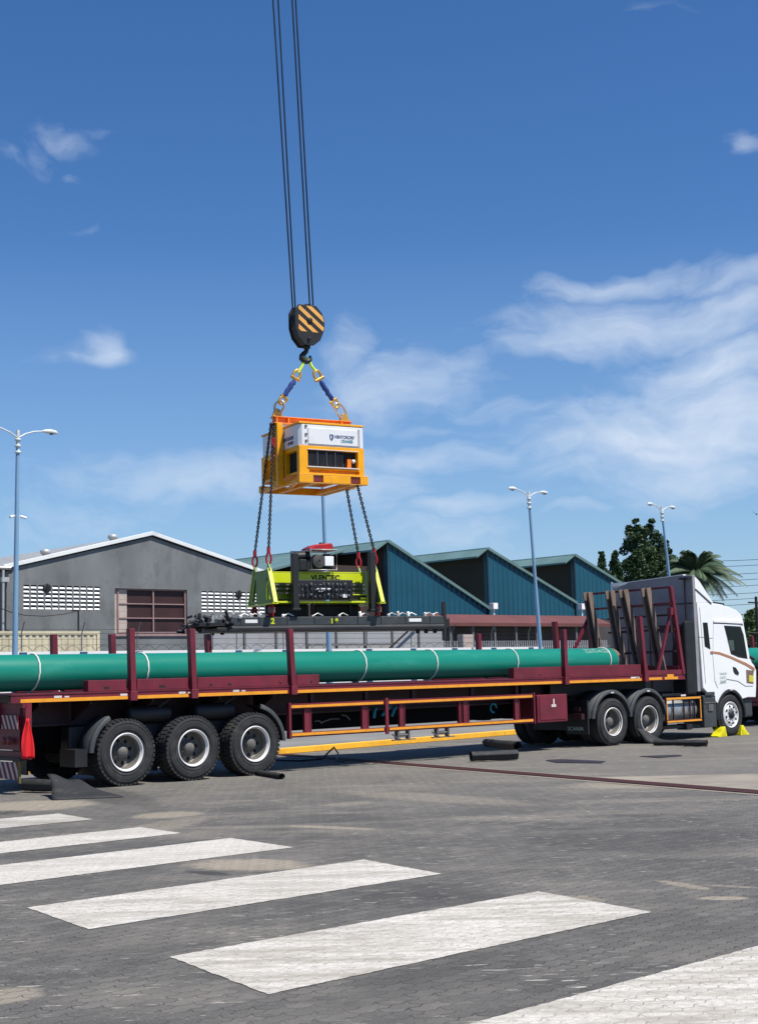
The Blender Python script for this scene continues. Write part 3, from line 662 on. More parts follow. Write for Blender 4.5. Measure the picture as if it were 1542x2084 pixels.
def rim_parts(kind, parent, m_rim, rs=1.0):
    # ri .295 outer; returns rim mesh object; kinds: dish (trailer), dual (drive), front
    k = rs
    mb = MB()
    if kind == 'dish':
        mb.lathe([(.302*k,.03),(.306*k,.004),(.296*k,-.006),(.286*k,.004),(.278*k,.03),(.262*k,.045),(.25*k,.15),(.245*k,.21),(.225*k,.215),(.19*k,.2),(.15*k,.205),(.12*k,.19),(0,.19)], (0,0,0), 'y', 48)
    elif kind == 'dual':
        mb.lathe([(.302*k,.03),(.306*k,.004),(.296*k,-.006),(.284*k,.004),(.276*k,.03),(.262*k,.05),(.25*k,.13),(.24*k,.19),(.2*k,.2),(.17*k,.185),(.0,.185)], (0,0,0), 'y', 48)
    else:
        mb.lathe([(.302*k,.03),(.306*k,.004),(.296*k,-.006),(.284*k,.004),(.272*k,.035),(.255*k,.05),(.235*k,.02),(.2*k,-.01),(.15*k,-.014),(.14*k,.0),(0,.0)], (0,0,0), 'y', 48)
    rim = mb.build('wheel', m_rim, parent)
    edge = MB(); edge.lathe([(.309*k,.004),(.306*k,-.009),(.296*k,-.0135),(.288*k,-.004),(.279*k,.024),(.269*k,.036)], (0,0,0), 'y', 48); edge.build('rim_edge', M['rimwhite'], rim)
    h = MB(); yb = {'dish':.196,'dual':.184,'front':-.016}[kind]
    nh = {'dish':8,'dual':8,'front':8}[kind]; rr = {'dish':.185,'dual':.19,'front':.205}[kind]
    for q in range(nh):
        a = 2*PI*(q+.3)/nh; h.lathe([(0,yb-.003),(.028,yb-.003),(.031,yb+.003)], (rr*math.cos(a),0,rr*math.sin(a)), 'y', 12)
    absorb(rim, h, M['hole'])
    c = MB()
    if kind == 'dish':
        c.lathe([(.145,.20),(.142,.185),(.11,.18),(.095,.12),(.085,.10),(0,.095)], (0,0,0), 'y', 24)
        nb, rb, y0 = 10, .125, .165
    elif kind == 'dual':
        c.lathe([(.15,.185),(.145,.165),(.12,.15),(.1,.09),(.09,.075),(0,.07)], (0,0,0), 'y', 24)
        nb, rb, y0 = 10, .135, .14
    else:
        c.lathe([(.10,.0),(.095,-.03),(.07,-.05),(0,-.055)], (0,0,0), 'y', 24); nb, rb, y0 = 10, .135, -.035
    hb_ = c.build('hub', M['rimdark'] if kind != 'front' else M['black'], rim)
    b = MB()
    for q in range(nb):
        a = 2*PI*q/nb; b.lathe([(0,y0),(.014,y0),(.016,y0+.035)], (rb*math.cos(a),0,rb*math.sin(a)), 'y', 6, sm=False)
    absorb(hb_, b, M['steel'] if kind == 'front' else M['rimdark'])
    return rim
def wheel(kind, parent, x, y, r, w, m_rim, blocky=True, flip=False, lugs=44, rs=1.0):
    rim = rim_parts(kind, parent, m_rim, rs)
    tyre_mb(r, w, lugs, blocky, .30*rs).build('tyre', M['rubber'], rim)
    rim.location = (x, y, r); rim.rotation_euler = (0, 0, PI if flip else 0); return rim
def wcopy(o, parent, x, y, r, flip=False, ry=0.0):
    c = copy_tree(o, parent); c.location = (x, y, r); c.rotation_euler = (0, ry, PI if flip else 0); return c

# ================================================================== TRAILER  (local x forward, y to the far side)
tr = thing('flatbed_trailer', 'long maroon extendable flatbed trailer with stakes, orange reflective tape and a tall headboard', 'trailer', T.W(0,0,0), TA)
XR, XF = -2.02, 14.9
AX = [0.0, 1.283, 2.56]
stakes = [.10, 1.28, 3.39, 10.70, 13.40]
for far in (0, 1):
    y0, y1 = (0, .10) if not far else (2.40, 2.50)
    mb = MB(); mb.box(XR, XF, y0, y1, 1.375, 1.40); mb.box(XR, XF, y0, y1, 1.492, 1.515)
    yw = (.012, .03) if not far else (2.47, 2.488); mb.box(XR, XF, yw[0], yw[1], 1.40, 1.492)
    mb.build('side_rail', M['maroon'], tr)
segs = [(XR+.15,.02),(.2,1.19),(1.38,3.28),(3.5,10.58),(10.82,13.28)]
for a, b in segs:
    t_ = MB(); t_.box(a, b, -.004, .0105, 1.378, 1.432); t_.build('reflective_tape', M['tape'], tr)
mb = MB(); mb.box(13.55, 14.02, -.004, .010, 1.385, 1.44); mb.box(14.12, 14.62, -.004, .010, 1.385, 1.44); mb.box(14.22, 14.46, -.004, .010, 1.44, 1.50); mb.build('reflective_tape', M['tape'], tr)
for x in (-1.3,-.12,1.0,2.1,12.9):
    mb = MB(); wd_ = .3 if x > 12 else .13; mb.box(x, x+wd_, -.007, .0095, 1.434, 1.468); mb.box(x+.18, x+.26, -.007, .0095, 1.437, 1.46); mb.build('side_marker', M['tapewhite'], tr)
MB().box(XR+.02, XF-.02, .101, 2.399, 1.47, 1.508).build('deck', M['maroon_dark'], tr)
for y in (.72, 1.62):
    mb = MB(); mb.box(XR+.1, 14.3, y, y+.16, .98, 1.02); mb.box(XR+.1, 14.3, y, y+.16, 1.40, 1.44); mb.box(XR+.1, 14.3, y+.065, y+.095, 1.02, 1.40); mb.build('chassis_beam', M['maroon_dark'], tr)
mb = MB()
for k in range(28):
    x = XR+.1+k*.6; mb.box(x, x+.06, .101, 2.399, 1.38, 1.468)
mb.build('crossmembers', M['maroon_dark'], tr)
for x in (-1.5,-.6,.55,1.9,3.05):
    mb = MB(); mb.prism([(.1,1.374),(.7,1.374),(.7,1.05),(.12,1.32)], 'x', x, x+.03); mb.build('outrigger', M['maroon_dark'], tr)
for x in (.62, 1.95):
    mb = MB(); mb.beam((x+.3,.12,1.36),(x-.05,.5,1.0),.05,.03); mb.build('strut', M['black'], tr)
for far in (0,1):
    yy = (.0,.16) if not far else (2.34,2.5)
    for a, b, h in [(-.70,.0,.175),(.2,1.19,.178),(1.38,3.29,.18),(3.49,4.01,.18),(9.13,10.60,.215),(10.80,13.28,.225)]:
        mb = MB(); mb.box(a, b, yy[0], yy[1], 1.516, 1.516+h); mb.build('bolster_block', M['maroon'], tr, bevel=.006)
for x, w_ in ((-.42,.1),(.62,.11),(1.62,.06),(2.0,.07),(3.1,.05),(3.8,.05),(9.9,.05)):
    mb = MB(); mb.box(x, x+w_, -.003, .004, 1.55, 1.585); mb.build('lashing_slot', M['hole'], tr)
for i, x in enumerate(stakes):
    for far in (0,1):
        y = -.055 if not far else 2.445
        top = 2.51 if i < 4 else 2.80
        lean = (-.02, -.03, -.05, 0.0, -.10)[i]
        mb = MB(); mb.beam((x+.01, y+.055, 1.36), (x+lean, y+.055, top), .11, .10, up=(1,0,0)); mb.box(x-.055, x+.075, y-.004, y+.114, 1.352, 1.50)
        mb.build('stake', M['maroon'], tr, bevel=.006)
# side guard with taped rails
ga, gb = 3.31, 9.74
mb = MB()
mb.box(ga, gb, .02, .06, 1.10, 1.19); mb.box(ga, gb, .02, .06, .60, .685)
for u, hw in ((630,.06),(747,.06),(822,.05),(940,.02),(952,.06),(1056,.05)):
    x = T.P(u, 1440)[0]; mb.box(x-hw, x+hw, .062, .10, .62, 1.18); mb.box(x-hw-.02, x-hw, .05, .11, .62, 1.18); mb.box(x+hw, x+hw+.02, .05, .11, .62, 1.18)
mb.box(ga, ga+.05, .0, .09, .58, 1.21); mb.box(gb-.04, gb, .0, .09, .58, 1.21)
mb.build('side_guard', M['maroon'], tr, bevel=.004)
mb = MB(); x = 5.62; mb.box(x-.035, x+.035, -.012, .018, .56, 1.23); mb.build('guard_post', M['maroon'], tr)
for a, b in ((ga+.06, 5.55),(5.69, gb-.07)):
    for z in (1.118, .628):
        t_ = MB(); t_.box(a, b, .008, .019, z, z+.045); t_.build('reflective_tape', M['tape'], tr)
for x in (3.9,5.2,6.4,8.0,9.3):
    mb = MB(); mb.box(x, x+.07, .12, .2, 1.18, 1.374); mb.build('guard_hanger', M['maroon_dark'], tr)
# tool box
tb = MB(); tb.box(9.80, 10.74, .0, .62, .59, 1.16); tbo = tb.build('tool_box', M['maroon'], tr, bevel=.015)
tb = MB(); tb.box(9.86, 10.68, -.012, -.002, .64, 1.12); td = tb.build('tool_box_door', M['maroon'], tr, bevel=.006)
l_ = MB(); l_.box(10.22,10.36,-.020,-.013,.90,.955); l_.box(10.27,10.31,-.024,-.0205,.92,1.07); l_.build('lock', M['tapewhite'], td)
# inner contents glimpsed behind the guard
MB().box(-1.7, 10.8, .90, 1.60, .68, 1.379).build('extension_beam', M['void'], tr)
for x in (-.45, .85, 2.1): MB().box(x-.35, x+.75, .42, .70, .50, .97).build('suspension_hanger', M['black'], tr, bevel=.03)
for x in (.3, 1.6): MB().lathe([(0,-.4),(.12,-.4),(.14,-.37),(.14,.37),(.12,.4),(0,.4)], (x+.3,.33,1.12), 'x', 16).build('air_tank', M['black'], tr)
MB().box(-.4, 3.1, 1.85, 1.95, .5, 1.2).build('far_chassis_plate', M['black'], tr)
for (u,v,dx) in ((757,1452,.1),(785,1447,-.05),(797,1449,.05)):
    x, z = T.P(u, v, .5); MB().path([(x-.1+dx,.45,z-.08),(x-.02,.4,z+.06),(x+.07,.45,z+.09)], .03, 6).build('hanging_strap', M['teallamp'], tr)
x, z = T.P(1000,1441,.5); MB().path([(x+.09*math.cos(a), .45, z+.09*math.sin(a)) for a in [k*.7 for k in range(8)]], .018, 6).build('coiled_strap', M['teallamp'], tr)
for (u0,v0,u1,v1) in ((655,1470,690,1463),(695,1455,712,1465),(640,1468,655,1472)):
    a = T.P(u0,v0,.4); b = T.P(u1,v1,.4); MB().path([(a[0],.4,a[1]),((a[0]+b[0])/2,.38,(a[1]+b[1])/2+.03),(b[0],.4,b[1])], .012, 6).build('air_hose', M['rimdark'], tr)
for us, v in (((808,830),1505),((888,910),1500)):
    mb = MB(); xs = [T.P(u,v,.05)[0] for u in us]
    for x in xs: mb.box(x, x+.04, .03, .12, .44, .598)
    mb.box(xs[0]-.1, xs[1]+.2, .04, .10, .425, .445); mb.path([(xs[0]-.12,.05,.55),(xs[0]-.02,.04,.47),(xs[0]+.1,.04,.435)], .014, 6); mb.path([(xs[0]+.02,.075,.52),(xs[1]+.02,.075,.52)], .03, 8)
    mb.build('lashing_winch', M['rimdark'], tr)
# wheels
w0 = wheel('dish', tr, AX[0], 0, .535, .385, M['rim'])
for k, x in enumerate(AX):
    if k: wcopy(w0, tr, x, 0, .535, ry=k*.9)
    wcopy(w0, tr, x, 2.5, .535, True)
    mb = MB(); mb.tube((x,.2,.535),(x,2.3,.535),.075,12); mb.box(x-.25,x+.25,.9,1.02,.55,.7); mb.box(x-.25,x+.25,1.5,1.62,.55,.7); mb.build('axle', M['black'], tr)
def mudguard(parent, cx, cz, r, a0, a1, y0, y1, m=None, lip=True):
    mb = MB(); a0 = math.radians(a0); a1 = math.radians(a1)
    mb.lathe([(r, y0),(r+.022, y0),(r+.022, y1),(r, y1)], (cx,0,cz), 'y', 18, True, a0, a1, close=True)
    if lip: mb.lathe([(r-.045, y0-.004),(r+.012, y0-.010),(r+.034,y0+.02),(r+.03,y0+.05)], (cx,0,cz), 'y', 18, True, a0, a1)
    return mb.build('mudguard', m or M['plastic'], parent)
mudguard(tr, AX[0], .535, .635, 118, 178, .02, .45); mudguard(tr, AX[2], .535, .66, 2, 78, .02, .45)
mb = MB(); mb.box(-.92,-.70,.03,.5,.35,.62); mb.build('mud_flap', M['black'], tr)
XB = -1.83
# rear bumper assembly
mb = MB(); mb.box(XB, XB+.06, .0, 2.5, 1.30, 1.374); mb.box(XB+.05, XB+.15, .0, .13, .52, 1.37); mb.box(XB+.05, XB+.15, 2.37, 2.5, .52, 1.37); mb.box(XB+.02, XB+.1, .13, 2.37, .66, 1.30); mb.box(XB, XB+.12, .0, 2.5, .55, .64)
mb.build('rear_frame', M['maroon'], tr)
def hazard(name, y0, y1, z0, z1, frame):
    mb = MB(); mb.box(XB-.03, XB-.012, y0, y1, z0, z1); o = mb.build(name, M['hazred'], tr)
    s = MB(); n = 4; w = (y1-y0)/n; sl_ = (z1-z0)*.55
    for k in range(-1, n+1):
        ya = y1 - k*w; P = [(ya, z1),(ya-w*.45, z1),(ya-w*.45-sl_, z0),(ya-sl_, z0)]
        def clip(P, f, val, keep_le):
            out = []
            for i in range(len(P)):
                a, b = P[i], P[(i+1)%len(P)]; ia = (a[0] <= val) == keep_le or a[0]==val; ib = (b[0] <= val) == keep_le or b[0]==val
                if ia: out.append(a)
                if ia != ib: t = (val-a[0])/(b[0]-a[0]); out.append((val, a[1]+(b[1]-a[1])*t))
            return out
        P = clip(P, 0, y1, True); P = clip(P, 0, y0, False) if P else P
        if len(P) >= 3: s.prism([(p[0], p[1]) for p in P], 'x', XB-.034, XB-.031)
    s.build('hazard_stripes', M['hazwhite'], o)
    if frame:
        f = MB(); f.box(XB-.038, XB-.008, y0-.05, y0-.002, z0-.05, z1+.02); f.box(XB-.038, XB-.008, y1+.002, y1+.05, z0-.05, z1+.02); f.build('board_frame', M['olive'], o)
hazard('marker_board', .10, .62, .98, 1.19, False); hazard('marker_board', .08, .70, .22, .48, True)
mb = MB(); mb.box(XB-.05, XB+.02, .0, 2.5, .50, .55); mb.build('under_run_bar', M['black'], tr)
mb = MB(); mb.lathe([(0,-.03),(.06,-.025),(.065,0)], (XB-.03,.35,.80), 'x', 14); mb.lathe([(0,-.03),(.06,-.025),(.065,0)], (XB-.03,.52,.80), 'x', 14); mb.build('tail_lamp', M['hazred'], tr)
for x in (.52, 1.82): MB().box(x, x+.03, 1.95, 2.45, .06, 1.0).build('mud_flap', M['black'], tr)  # black panels added to darken the gaps between the wheels
MB().box(-.72, -.69, 1.95, 2.45, .15, 1.0).build('mud_flap', M['black'], tr)
# headboard: maroon ladder frame with four thick weathered posts
hx = 14.5
mb = MB()
mb.beam((hx+.35,.03,1.5),(hx+.0,.0,3.50),.09,.09); mb.beam((hx+.1,2.47,1.5),(hx-.0,2.47,3.47),.09,.09)
for z in (3.49,3.12): mb.beam((hx,.0,z),(hx,2.5,z-.03),.05,.05)
mb.build('headboard_frame', M['maroon'], tr)
mb = MB()
for z in (2.86,2.53,2.02): mb.beam((hx+.08,.0,z),(hx+.05,1.9,z-.02),.045,.045)
for yy in (.27,.10,1.25): mb.box(hx-.02,hx+.05,yy-.07,yy+.07,2.45,2.62)
mb.build('headboard_rail', M['maroon_dark'], tr)
mb = MB(); mb.beam((hx+.05,.05,2.98),(13.95,.05,1.56),.055,.055); mb.beam((hx+.05,2.45,2.98),(13.5,2.45,1.56),.06,.06); mb.beam((13.35,.1,2.78),(13.95,.35,1.56),.05,.06); mb.build('headboard_brace', M['maroon'], tr)
mb = MB(); mb.box(13.5, XF-.01, .0, .12, 1.516, 1.60); mb.box(14.75, XF-.011, .13, 2.37, 1.516, 1.70); mb.build('front_sill', M['maroon'], tr)
mb = MB(); mb.box(hx-.09,hx+.0,-.05,.06,2.85,3.02); mb.build('ratchet', M['maroon'], tr)
for (yt, yb, dx) in ((.60,.47,.22),(1.26,1.02,.15),(1.66,1.50,.12),(2.34,2.16,.1)):
    mb = MB()
    a = Vector((hx-.08,yt,3.50)); b = Vector((hx+dx,yb,1.51))
    mb.beam(a, b, .05, .17, up=(0,1,0)); 
    for s_ in (-1,1): mb.beam(a+Vector((-.07,s_*.075,0)), b+Vector((-.07,s_*.075,0)), .15, .03, up=(0,1,0))
    mb.build('headboard_post', M['timber'], tr, bevel=.004)
for y in (.62, 1.75):
    mb = MB(); mb.box(10.0,10.14,y,y+.14,.66,1.38); mb.box(9.95,10.19,y-.05,y+.19,.62,.66); mb.build('landing_leg', M['black'], tr)
MB().box(10.9, 14.2, .6, 1.9, 1.1, 1.36).build('fifth_wheel_plate', M['black'], tr)

# ------------------------------------------------------------------ the green pipe
pc = (0, .76, 1.835); PR = .29
pp = thing('pipe', 'long green coated steel pipe with white rope rings lying on the near trailer', 'pipe', T.W(0,0,0), TA)
pe = T.P(1256,1335,.6)[0]
mb = MB(); mb.lathe([(PR,-6.0),(PR,-3),(PR,0),(PR,3),(PR,6),(PR,9),(PR,pe-.12)], pc, 'x', 64); mb.build('coated_tube', M['pipe'], pp)
mb = MB(); mb.lathe([(PR-.004,pe-.121),(PR-.006,pe-.03),(PR-.018,pe),(PR-.022,pe-.001),(PR-.022,pe-1.5)], pc, 'x', 48); mb.lathe([(0,pe-1.4),(PR-.022,pe-1.4)], pc, 'x', 48); mb.build('bare_end', mat('bare rusty pipe end', (.20,.11,.07), .6, var=.2), pp)
for u in (81,302,745,890,1054,1243):
    x = T.P(u, 1365, .47)[0]; n = 40
    mb = MB(); mb.path([(x + .004*math.sin(k*2.3) + .03*math.sin(2*PI*k/n), pc[1]+(PR+.012)*math.cos(2*PI*k/n), pc[2]+(PR+.012)*math.sin(2*PI*k/n)) for k in range(n)], .014, 6, closed=True)
    mb.build('rope_ring', M['rope'], pp)
mb = MB()
for k in range(26):
    x = pe - .35 - (k%13)*.065; a = math.radians(118 + (k//13)*16 + random.uniform(-3,3)); ca, sa = math.cos(a)*(PR+.0015), math.sin(a)*(PR+.0015)
    for q in range(2):
        o1_ = Vector((x + random.uniform(-.02,.02), pc[1]+ca, pc[2]+sa)); tv = Vector((random.uniform(-.03,.03), -math.sin(a)*.03, math.cos(a)*.03)); mb.beam(o1_-tv, o1_+tv, .008, .003, up=(0,math.cos(a),math.sin(a)))
mb.build('chalk_marks', M['paletext'], pp)

# red flag hung on the rear corner
fl = MB(); vs = []; fs = []
fp = [T.X(u, v, XR+.02) for u, v in ((50,1462),(54,1468))]
nx, nz = 10, 12
for j in range(nz+1):
    f = j/nz; zt = 1.14 - .60*f; wdt = .05 + .19*math.sin(min(1, f*1.1)*PI*.6)
    for i in range(nx+1):
        s_ = i/nx; vs.append((XB+.06 - wdt*.45 + s_*wdt*.8, -.05 + .035*math.sin(s_*9+f*2) - .03*f, zt - .12*s_*f*(1-f)))
for j in range(nz):
    for i in range(nx): fs.append((j*(nx+1)+i, j*(nx+1)+i+1, (j+1)*(nx+1)+i+1, (j+1)*(nx+1)+i))
fl.add(vs, fs, True); fo = fl.build('warning_flag', M['flag'], recalc=False); md = fo.modifiers.new('s','SOLIDIFY'); md.thickness = .004
inT(tag(fo, 'limp bright red cloth flag tied to the trailer rear corner', 'flag'), 0, 0, 0)

# ================================================================== TRACTOR
tk = thing('lorry_tractor', 'white lorry cab with copper side stripe coupled to the maroon trailer', 'lorry', T.W(0,0,0), TA)
def P0(*q): return [T.P(u, v, 0) for u, v in q]
arch = [(16.652 + .60*math.cos(math.radians(a)), .50 + .60*math.sin(math.radians(a))) for a in (35,50,65,80,95,110,125,140,152)]
out = P0((1430,1400),(1417,1226),(1445,1227),(1465,1230),(1482,1235),(1498,1242),(1508,1252),(1512,1266)) + P0((1513,1273),(1519,1305),(1526,1345),(1534,1354),(1538,1366),(1538,1395),(1537,1419),(1521,1419)) + [(17.16,.86)] + arch[0:] + P0((1437,1408))
cab = MB().prism(out, 'y', 0, 2.48).build('cab_shell', M['cabwhite'], tk)
c = MB(); c.prism([(17.35,-.1),(18.1,-.1),(18.1,.35),(17.78,.17)], 'z', .5, 4); c.prism([(17.35,2.58),(18.1,2.58),(18.1,2.13),(17.78,2.31)], 'z', .5, 4)
md = cab.modifiers.new('bevel','BEVEL'); md.width = .045; md.segments = 3; md.limit_method = 'ANGLE'; md.angle_limit = math.radians(40)
door = P0((1450,1270),(1468,1270),(1506,1273),(1513,1290),(1521,1330),(1529,1352),(1531,1396),(1515,1396),(1500,1386),(1478,1382),(1462,1392),(1459,1400),(1453,1385),(1449,1335))
dr = MB().prism(door, 'y', -.013, -.002).build('door', M['cabwhite'], tk, bevel=.005)
MB().prism(P0((1471,1273),(1505,1275),(1511,1292),(1519,1341),(1501,1338),(1485,1331),(1479,1305)), 'y', -.0165, -.0135).build('window_seal', M['black'], dr)
gl = P0((1474,1276),(1503,1278),(1509,1294),(1516,1338),(1501,1334),(1487,1328),(1482,1305))
MB().prism(gl, 'y', -.020, -.017).build('window', M['glass'], dr)
mb = MB(); mb.prism(P0((1478,1303),(1490,1303),(1492,1322),(1486,1326)), 'y', -.0225, -.0205); 
mb.build('window_reflection', mat('painted glass reflection', (.05,.075,.065), .7), dr)  # grey-green reflection painted as a patch on the glass
MB().prism(P0((1429,1267),(1438,1267),(1444,1321),(1433,1315)), 'y', -.010, .003).build('rear_window', M['glass'], tk)
MB().prism(P0((1489,1357),(1495,1359),(1501,1369),(1500,1374),(1493,1371),(1490,1365)), 'y', -.024, -.0135).build('door_handle', M['black'], dr)
mb = MB(); mb.prism(P0((1444,1325),(1462,1327),(1484,1335),(1516,1349),(1533,1359),(1533,1366),(1516,1355),(1484,1340),(1462,1332),(1444,1329)), 'y', -.019, -.0135)
mb.build('copper_stripe', M['stripebrown'], tk)
mb = MB(); mb.prism(P0((1450,1262),(1507,1263),(1511,1270),(1450,1267)), 'y', -.030, -.002); mb.build('roof_trim', M['cabwhite'], tk, bevel=.008)
mb = MB(); mb.prism(P0((1450,1267.4),(1509,1269.4),(1509,1271),(1450,1269)), 'y', -.006, .0); mb.build('drip_rail', M['plastic'], tk)
st = P0((1516,1363),(1531,1365),(1531,1392),(1517,1390))
MB().prism(st, 'y', -.0165, -.0135).build('fuel_sticker', mat('brown sticker', (.20,.12,.09), .5, var=.4, scale=14), dr)
MB().prism(P0((1522,1374),(1531,1375),(1531,1388),(1522,1387)), 'y', -.019, -.017).build('yellow_label', mat('yellow sticker', (.62,.58,.04), .5), dr)
q = T.P(1463,1374); 
for i_, (s_, dz) in enumerate((('TRANSPORT',0),('LOGISTICS',-.09),('TANZANIA',-.18))):
    text('door_lettering', s_, .085, M['paletext'], dr, (q[0]-.02, -.0145, q[1]+dz), (PI/2,0,0), sx=.62)
# roof fairing and cab back
fa = P0((1411,1171),(1421,1181),(1436,1204),(1451,1227),(1415,1227))
for y in (0, 2.44): MB().prism(fa, 'y', y, y+.04).build('side_fairing', M['cabwhite'], tk, bevel=.01)
mb = MB(); mb.prism([(fa[0][0],fa[0][1]-.03),(fa[3][0],fa[3][1]-.0),(fa[3][0]-.05,fa[3][1]-.03),(fa[0][0],fa[0][1]-.1)], 'y', .041, 2.439); mb.build('roof_deflector', M['cabwhite'], tk)
mb = MB(); mb.prism([(16.0,3.08),(16.1,3.08),(16.1,3.25),(16.0,3.25)], 'y', .1, .3); 
mb.build('roof_bracket', M['plastic'], tk)
mb = MB(); mb.beam(( fa[0][0]+.02,-.004,fa[0][1]-.32),(fa[3][0]-.1,-.004,fa[3][1]-.02),.02,.03); mb.build('fairing_seam', M['plastic'], tk)
bk = [(.0,1.08),(.0,3.79),(.2,3.80),(1.9,3.72),(2.2,3.66),(2.46,3.5),(2.5,3.2),(2.5,1.08)]
MB().prism(bk, 'x', 15.36, 15.47).build('cab_back', M['cabgrey'], tk, bevel=.012)
mb = MB()
for z in (3.12, 2.62, 2.02, 1.62): mb.box(15.345, 15.36, .02, 2.48, z, z+.03)
for y in (.62, 1.3, 1.95): mb.box(15.348, 15.36, y, y+.02, 1.1, 3.1)
mb.build('panel_seams', M['plastic'], tk)
mb = MB(); mb.beam((15.40,.25,3.812),(15.40,1.93,3.735),.12,.022,up=(0,0,1)); mb.build('roof_lip', M['cabwhite'], tk)
mb = MB(); mb.path([(15.28,.17,2.72),(15.28,.17,3.74)], .022, 8); mb.box(15.24,15.36,.05,.30,3.70,3.74); mb.build('work_lamp_bracket', M['black'], tk)
MB().prism([(.0,1.02),(.45,1.02),(.43,2.0),(.36,2.32),(.24,2.54),(.10,2.68),(.0,2.74)], 'x', 14.98, 15.345).build('air_intake', M['black'], tk, bevel=.05)
mb = MB(); mb.lathe([(.0,.14),(.05,.13),(.07,.05),(.07,0),(.09,-.02)], (16.25,.45,3.22), 'z', 14); mb.build('beacon', M['hazred'], tk)
mb = MB(); mb.path([(16.1,.3,3.14),(16.1,.3,3.22),(17.0,.3,3.15),(17.0,.3,3.05)], .02, 6); mb.build('roof_rail', M['black'], tk)
# bumper, steps, tanks, chassis
for y in (.80, 1.56): MB().box(11.0, 17.6, y, y+.1, .72, 1.02).build('chassis_rail', M['black'], tk)
MB().box(15.55, 17.2, .12, 2.36, .95, 1.07).build('cab_floor', M['black'], tk)
mb = MB(); mb.box(17.30, 17.66, .08, 2.40, .42, .85); mb.build('bumper', M['plastic'], tk, bevel=.04)
mb = MB(); mb.box(15.56, 16.05, .0, .6, .24, .985); mb.build('battery_box', M['plastic'], tk, bevel=.02)
mb = MB(); mb.box(15.58, 16.02, -.012, -.001, .80, .83); mb.box(15.72,15.9,-.02,-.001,.62,.78); mb.build('step_plate', M['rimdark'], tk)
mb = MB(); mb.lathe([(0,14.2),(.25,14.2),(.27,14.24),(.27,15.38),(.25,15.42),(0,15.42)], (0,.34,.68), 'x', 28); mb.build('fuel_tank', M['greyframe'], tk)
mb = MB()
gx0, gx1, gz0, gz1 = 14.12, 15.46, .40, .98
mb.box(gx0,gx1,.0,.04,gz1-.07,gz1); mb.box(gx0,gx1,.0,.04,gz0,gz0+.07); mb.box(gx0,gx0+.06,.001,.039,gz0+.07,gz1-.07); mb.box(gx1-.06,gx1,.001,.039,gz0+.07,gz1-.07)
for x in (14.42,14.82,15.05,15.22): mb.box(x,x+.03,.02,.05,gz0+.07,gz1-.07)
sg_ = mb.build('side_guard', M['maroon_dark'], tk)
mb = MB(); mb.box(gx0+.02,gx1-.02,-.012,-.001,gz1-.055,gz1-.012); mb.box(gx0+.02,gx1-.02,-.012,-.001,gz0+.012,gz0+.05); mb.box(gx1-.05,gx1-.02,-.011,-.001,gz0+.07,gz1-.07); mb.box(gx0+.02,gx0+.045,-.011,-.001,gz0+.07,gz1-.07); mb.build('reflective_tape', M['tape'], sg_)
mb = MB(); mb.box(14.0,15.5,.1,.7,.26,.32); mb.box(14.9,15.1,.02,.3,.22,.36); mb.box(14.2,15.5,.15,.7,1.0,1.06); mb.build('exhaust_box', M['black'], tk)
mb = MB(); mb.box(14.68,14.86,-.018,-.002,.99,1.03); mb.build('plate_light', M['tapewhite'], tk)
mb = MB(); mb.prism([(17.4,2.55),(17.75,1.6),(17.78,1.6),(17.43,2.55)], 'y', .3, 2.18); mb.build('windscreen', M['glass'], tk)
mb = MB(); mb.box(17.775,17.80,.45,2.03,.9,1.45); mb.build('grille', M['black'], tk)
mb = MB(); mb.path([(17.45,-.0,2.45),(17.62,-.22,2.42)], .02, 6); mb.box(17.58,17.66,-.32,-.12,1.86,2.42) if False else None; mb.path([(17.5,0,1.86),(17.72,.02,1.80)], .04, 6); mb.build('mirror_arm', M['black'], tk)
mb = MB(); mb.box(15.62, 15.99, -.02, .02, .97, 1.06); mb.box(15.64,15.97,-.03,-.021,.985,.995); mb.build('entry_step', M['plastic'], tk, bevel=.008)
q = P0((1450,1332),(1457,1388)); mb = MB(); mb.beam((q[0][0]-.01,-.003,q[0][1]),(q[1][0]-.03,-.003,q[1][1]),.006,.012); q = P0((1421,1232),(1434,1400)); mb.beam((q[0][0]+.02,-.002,q[0][1]-.05),(q[1][0]+.02,-.002,q[1][1]+.1),.006,.010)
mb.build('body_seam', M['plastic'], tk)
mb = MB(); q = P0((1418,1296),(1449,1299)); mb.beam((q[0][0]+.02,-.002,q[0][1]),(q[1][0],-.002,q[1][1]),.006,.008); mb.build('roof_seam', M['rimdark'], tk)
dw = wheel('dual', tk, 12.23, 0, .515, .30, M['rim'], blocky=False, lugs=60)
wcopy(dw, tk, 13.50, 0, .515, ry=.5)
for x in (12.23, 13.50):
    wcopy(dw, tk, x, 2.48, .515, True)
    mb = tyre_mb(.515, .29, 40, False); i_ = mb.build('inner_tyre', M['rubber'], tk, loc=(x,.33,.515)); i2 = i_.copy(); COL.objects.link(i2); i2.location = (x,1.86,.515)
    mudguard(tk, x, .515, .66 , 8, 172, .0, .62)
    mb = MB(); mb.box(x-.05,x+.05,-.012,.012,1.13,1.16); mb.build('fender_marker', M['tapewhite'], tk)
fw = wheel('front', tk, 16.652, .02, .50, .30, M['rimwhite'], blocky=False, lugs=60)
wcopy(fw, tk, 16.652, 2.46, .50, True)
mudguard(tk, 16.652, .50, .585, -8, 188, .0, .5, M['black'])
mb = MB(); mb.box(16.60,16.74,-.025,-.005,1.075,1.10); mb.build('fender_marker', M['tapewhite'], tk)
mb = MB(); mb.box(11.42, 11.46, .03, .62, .28, 1.0); mf = mb.build('mud_flap', M['black'], tk)
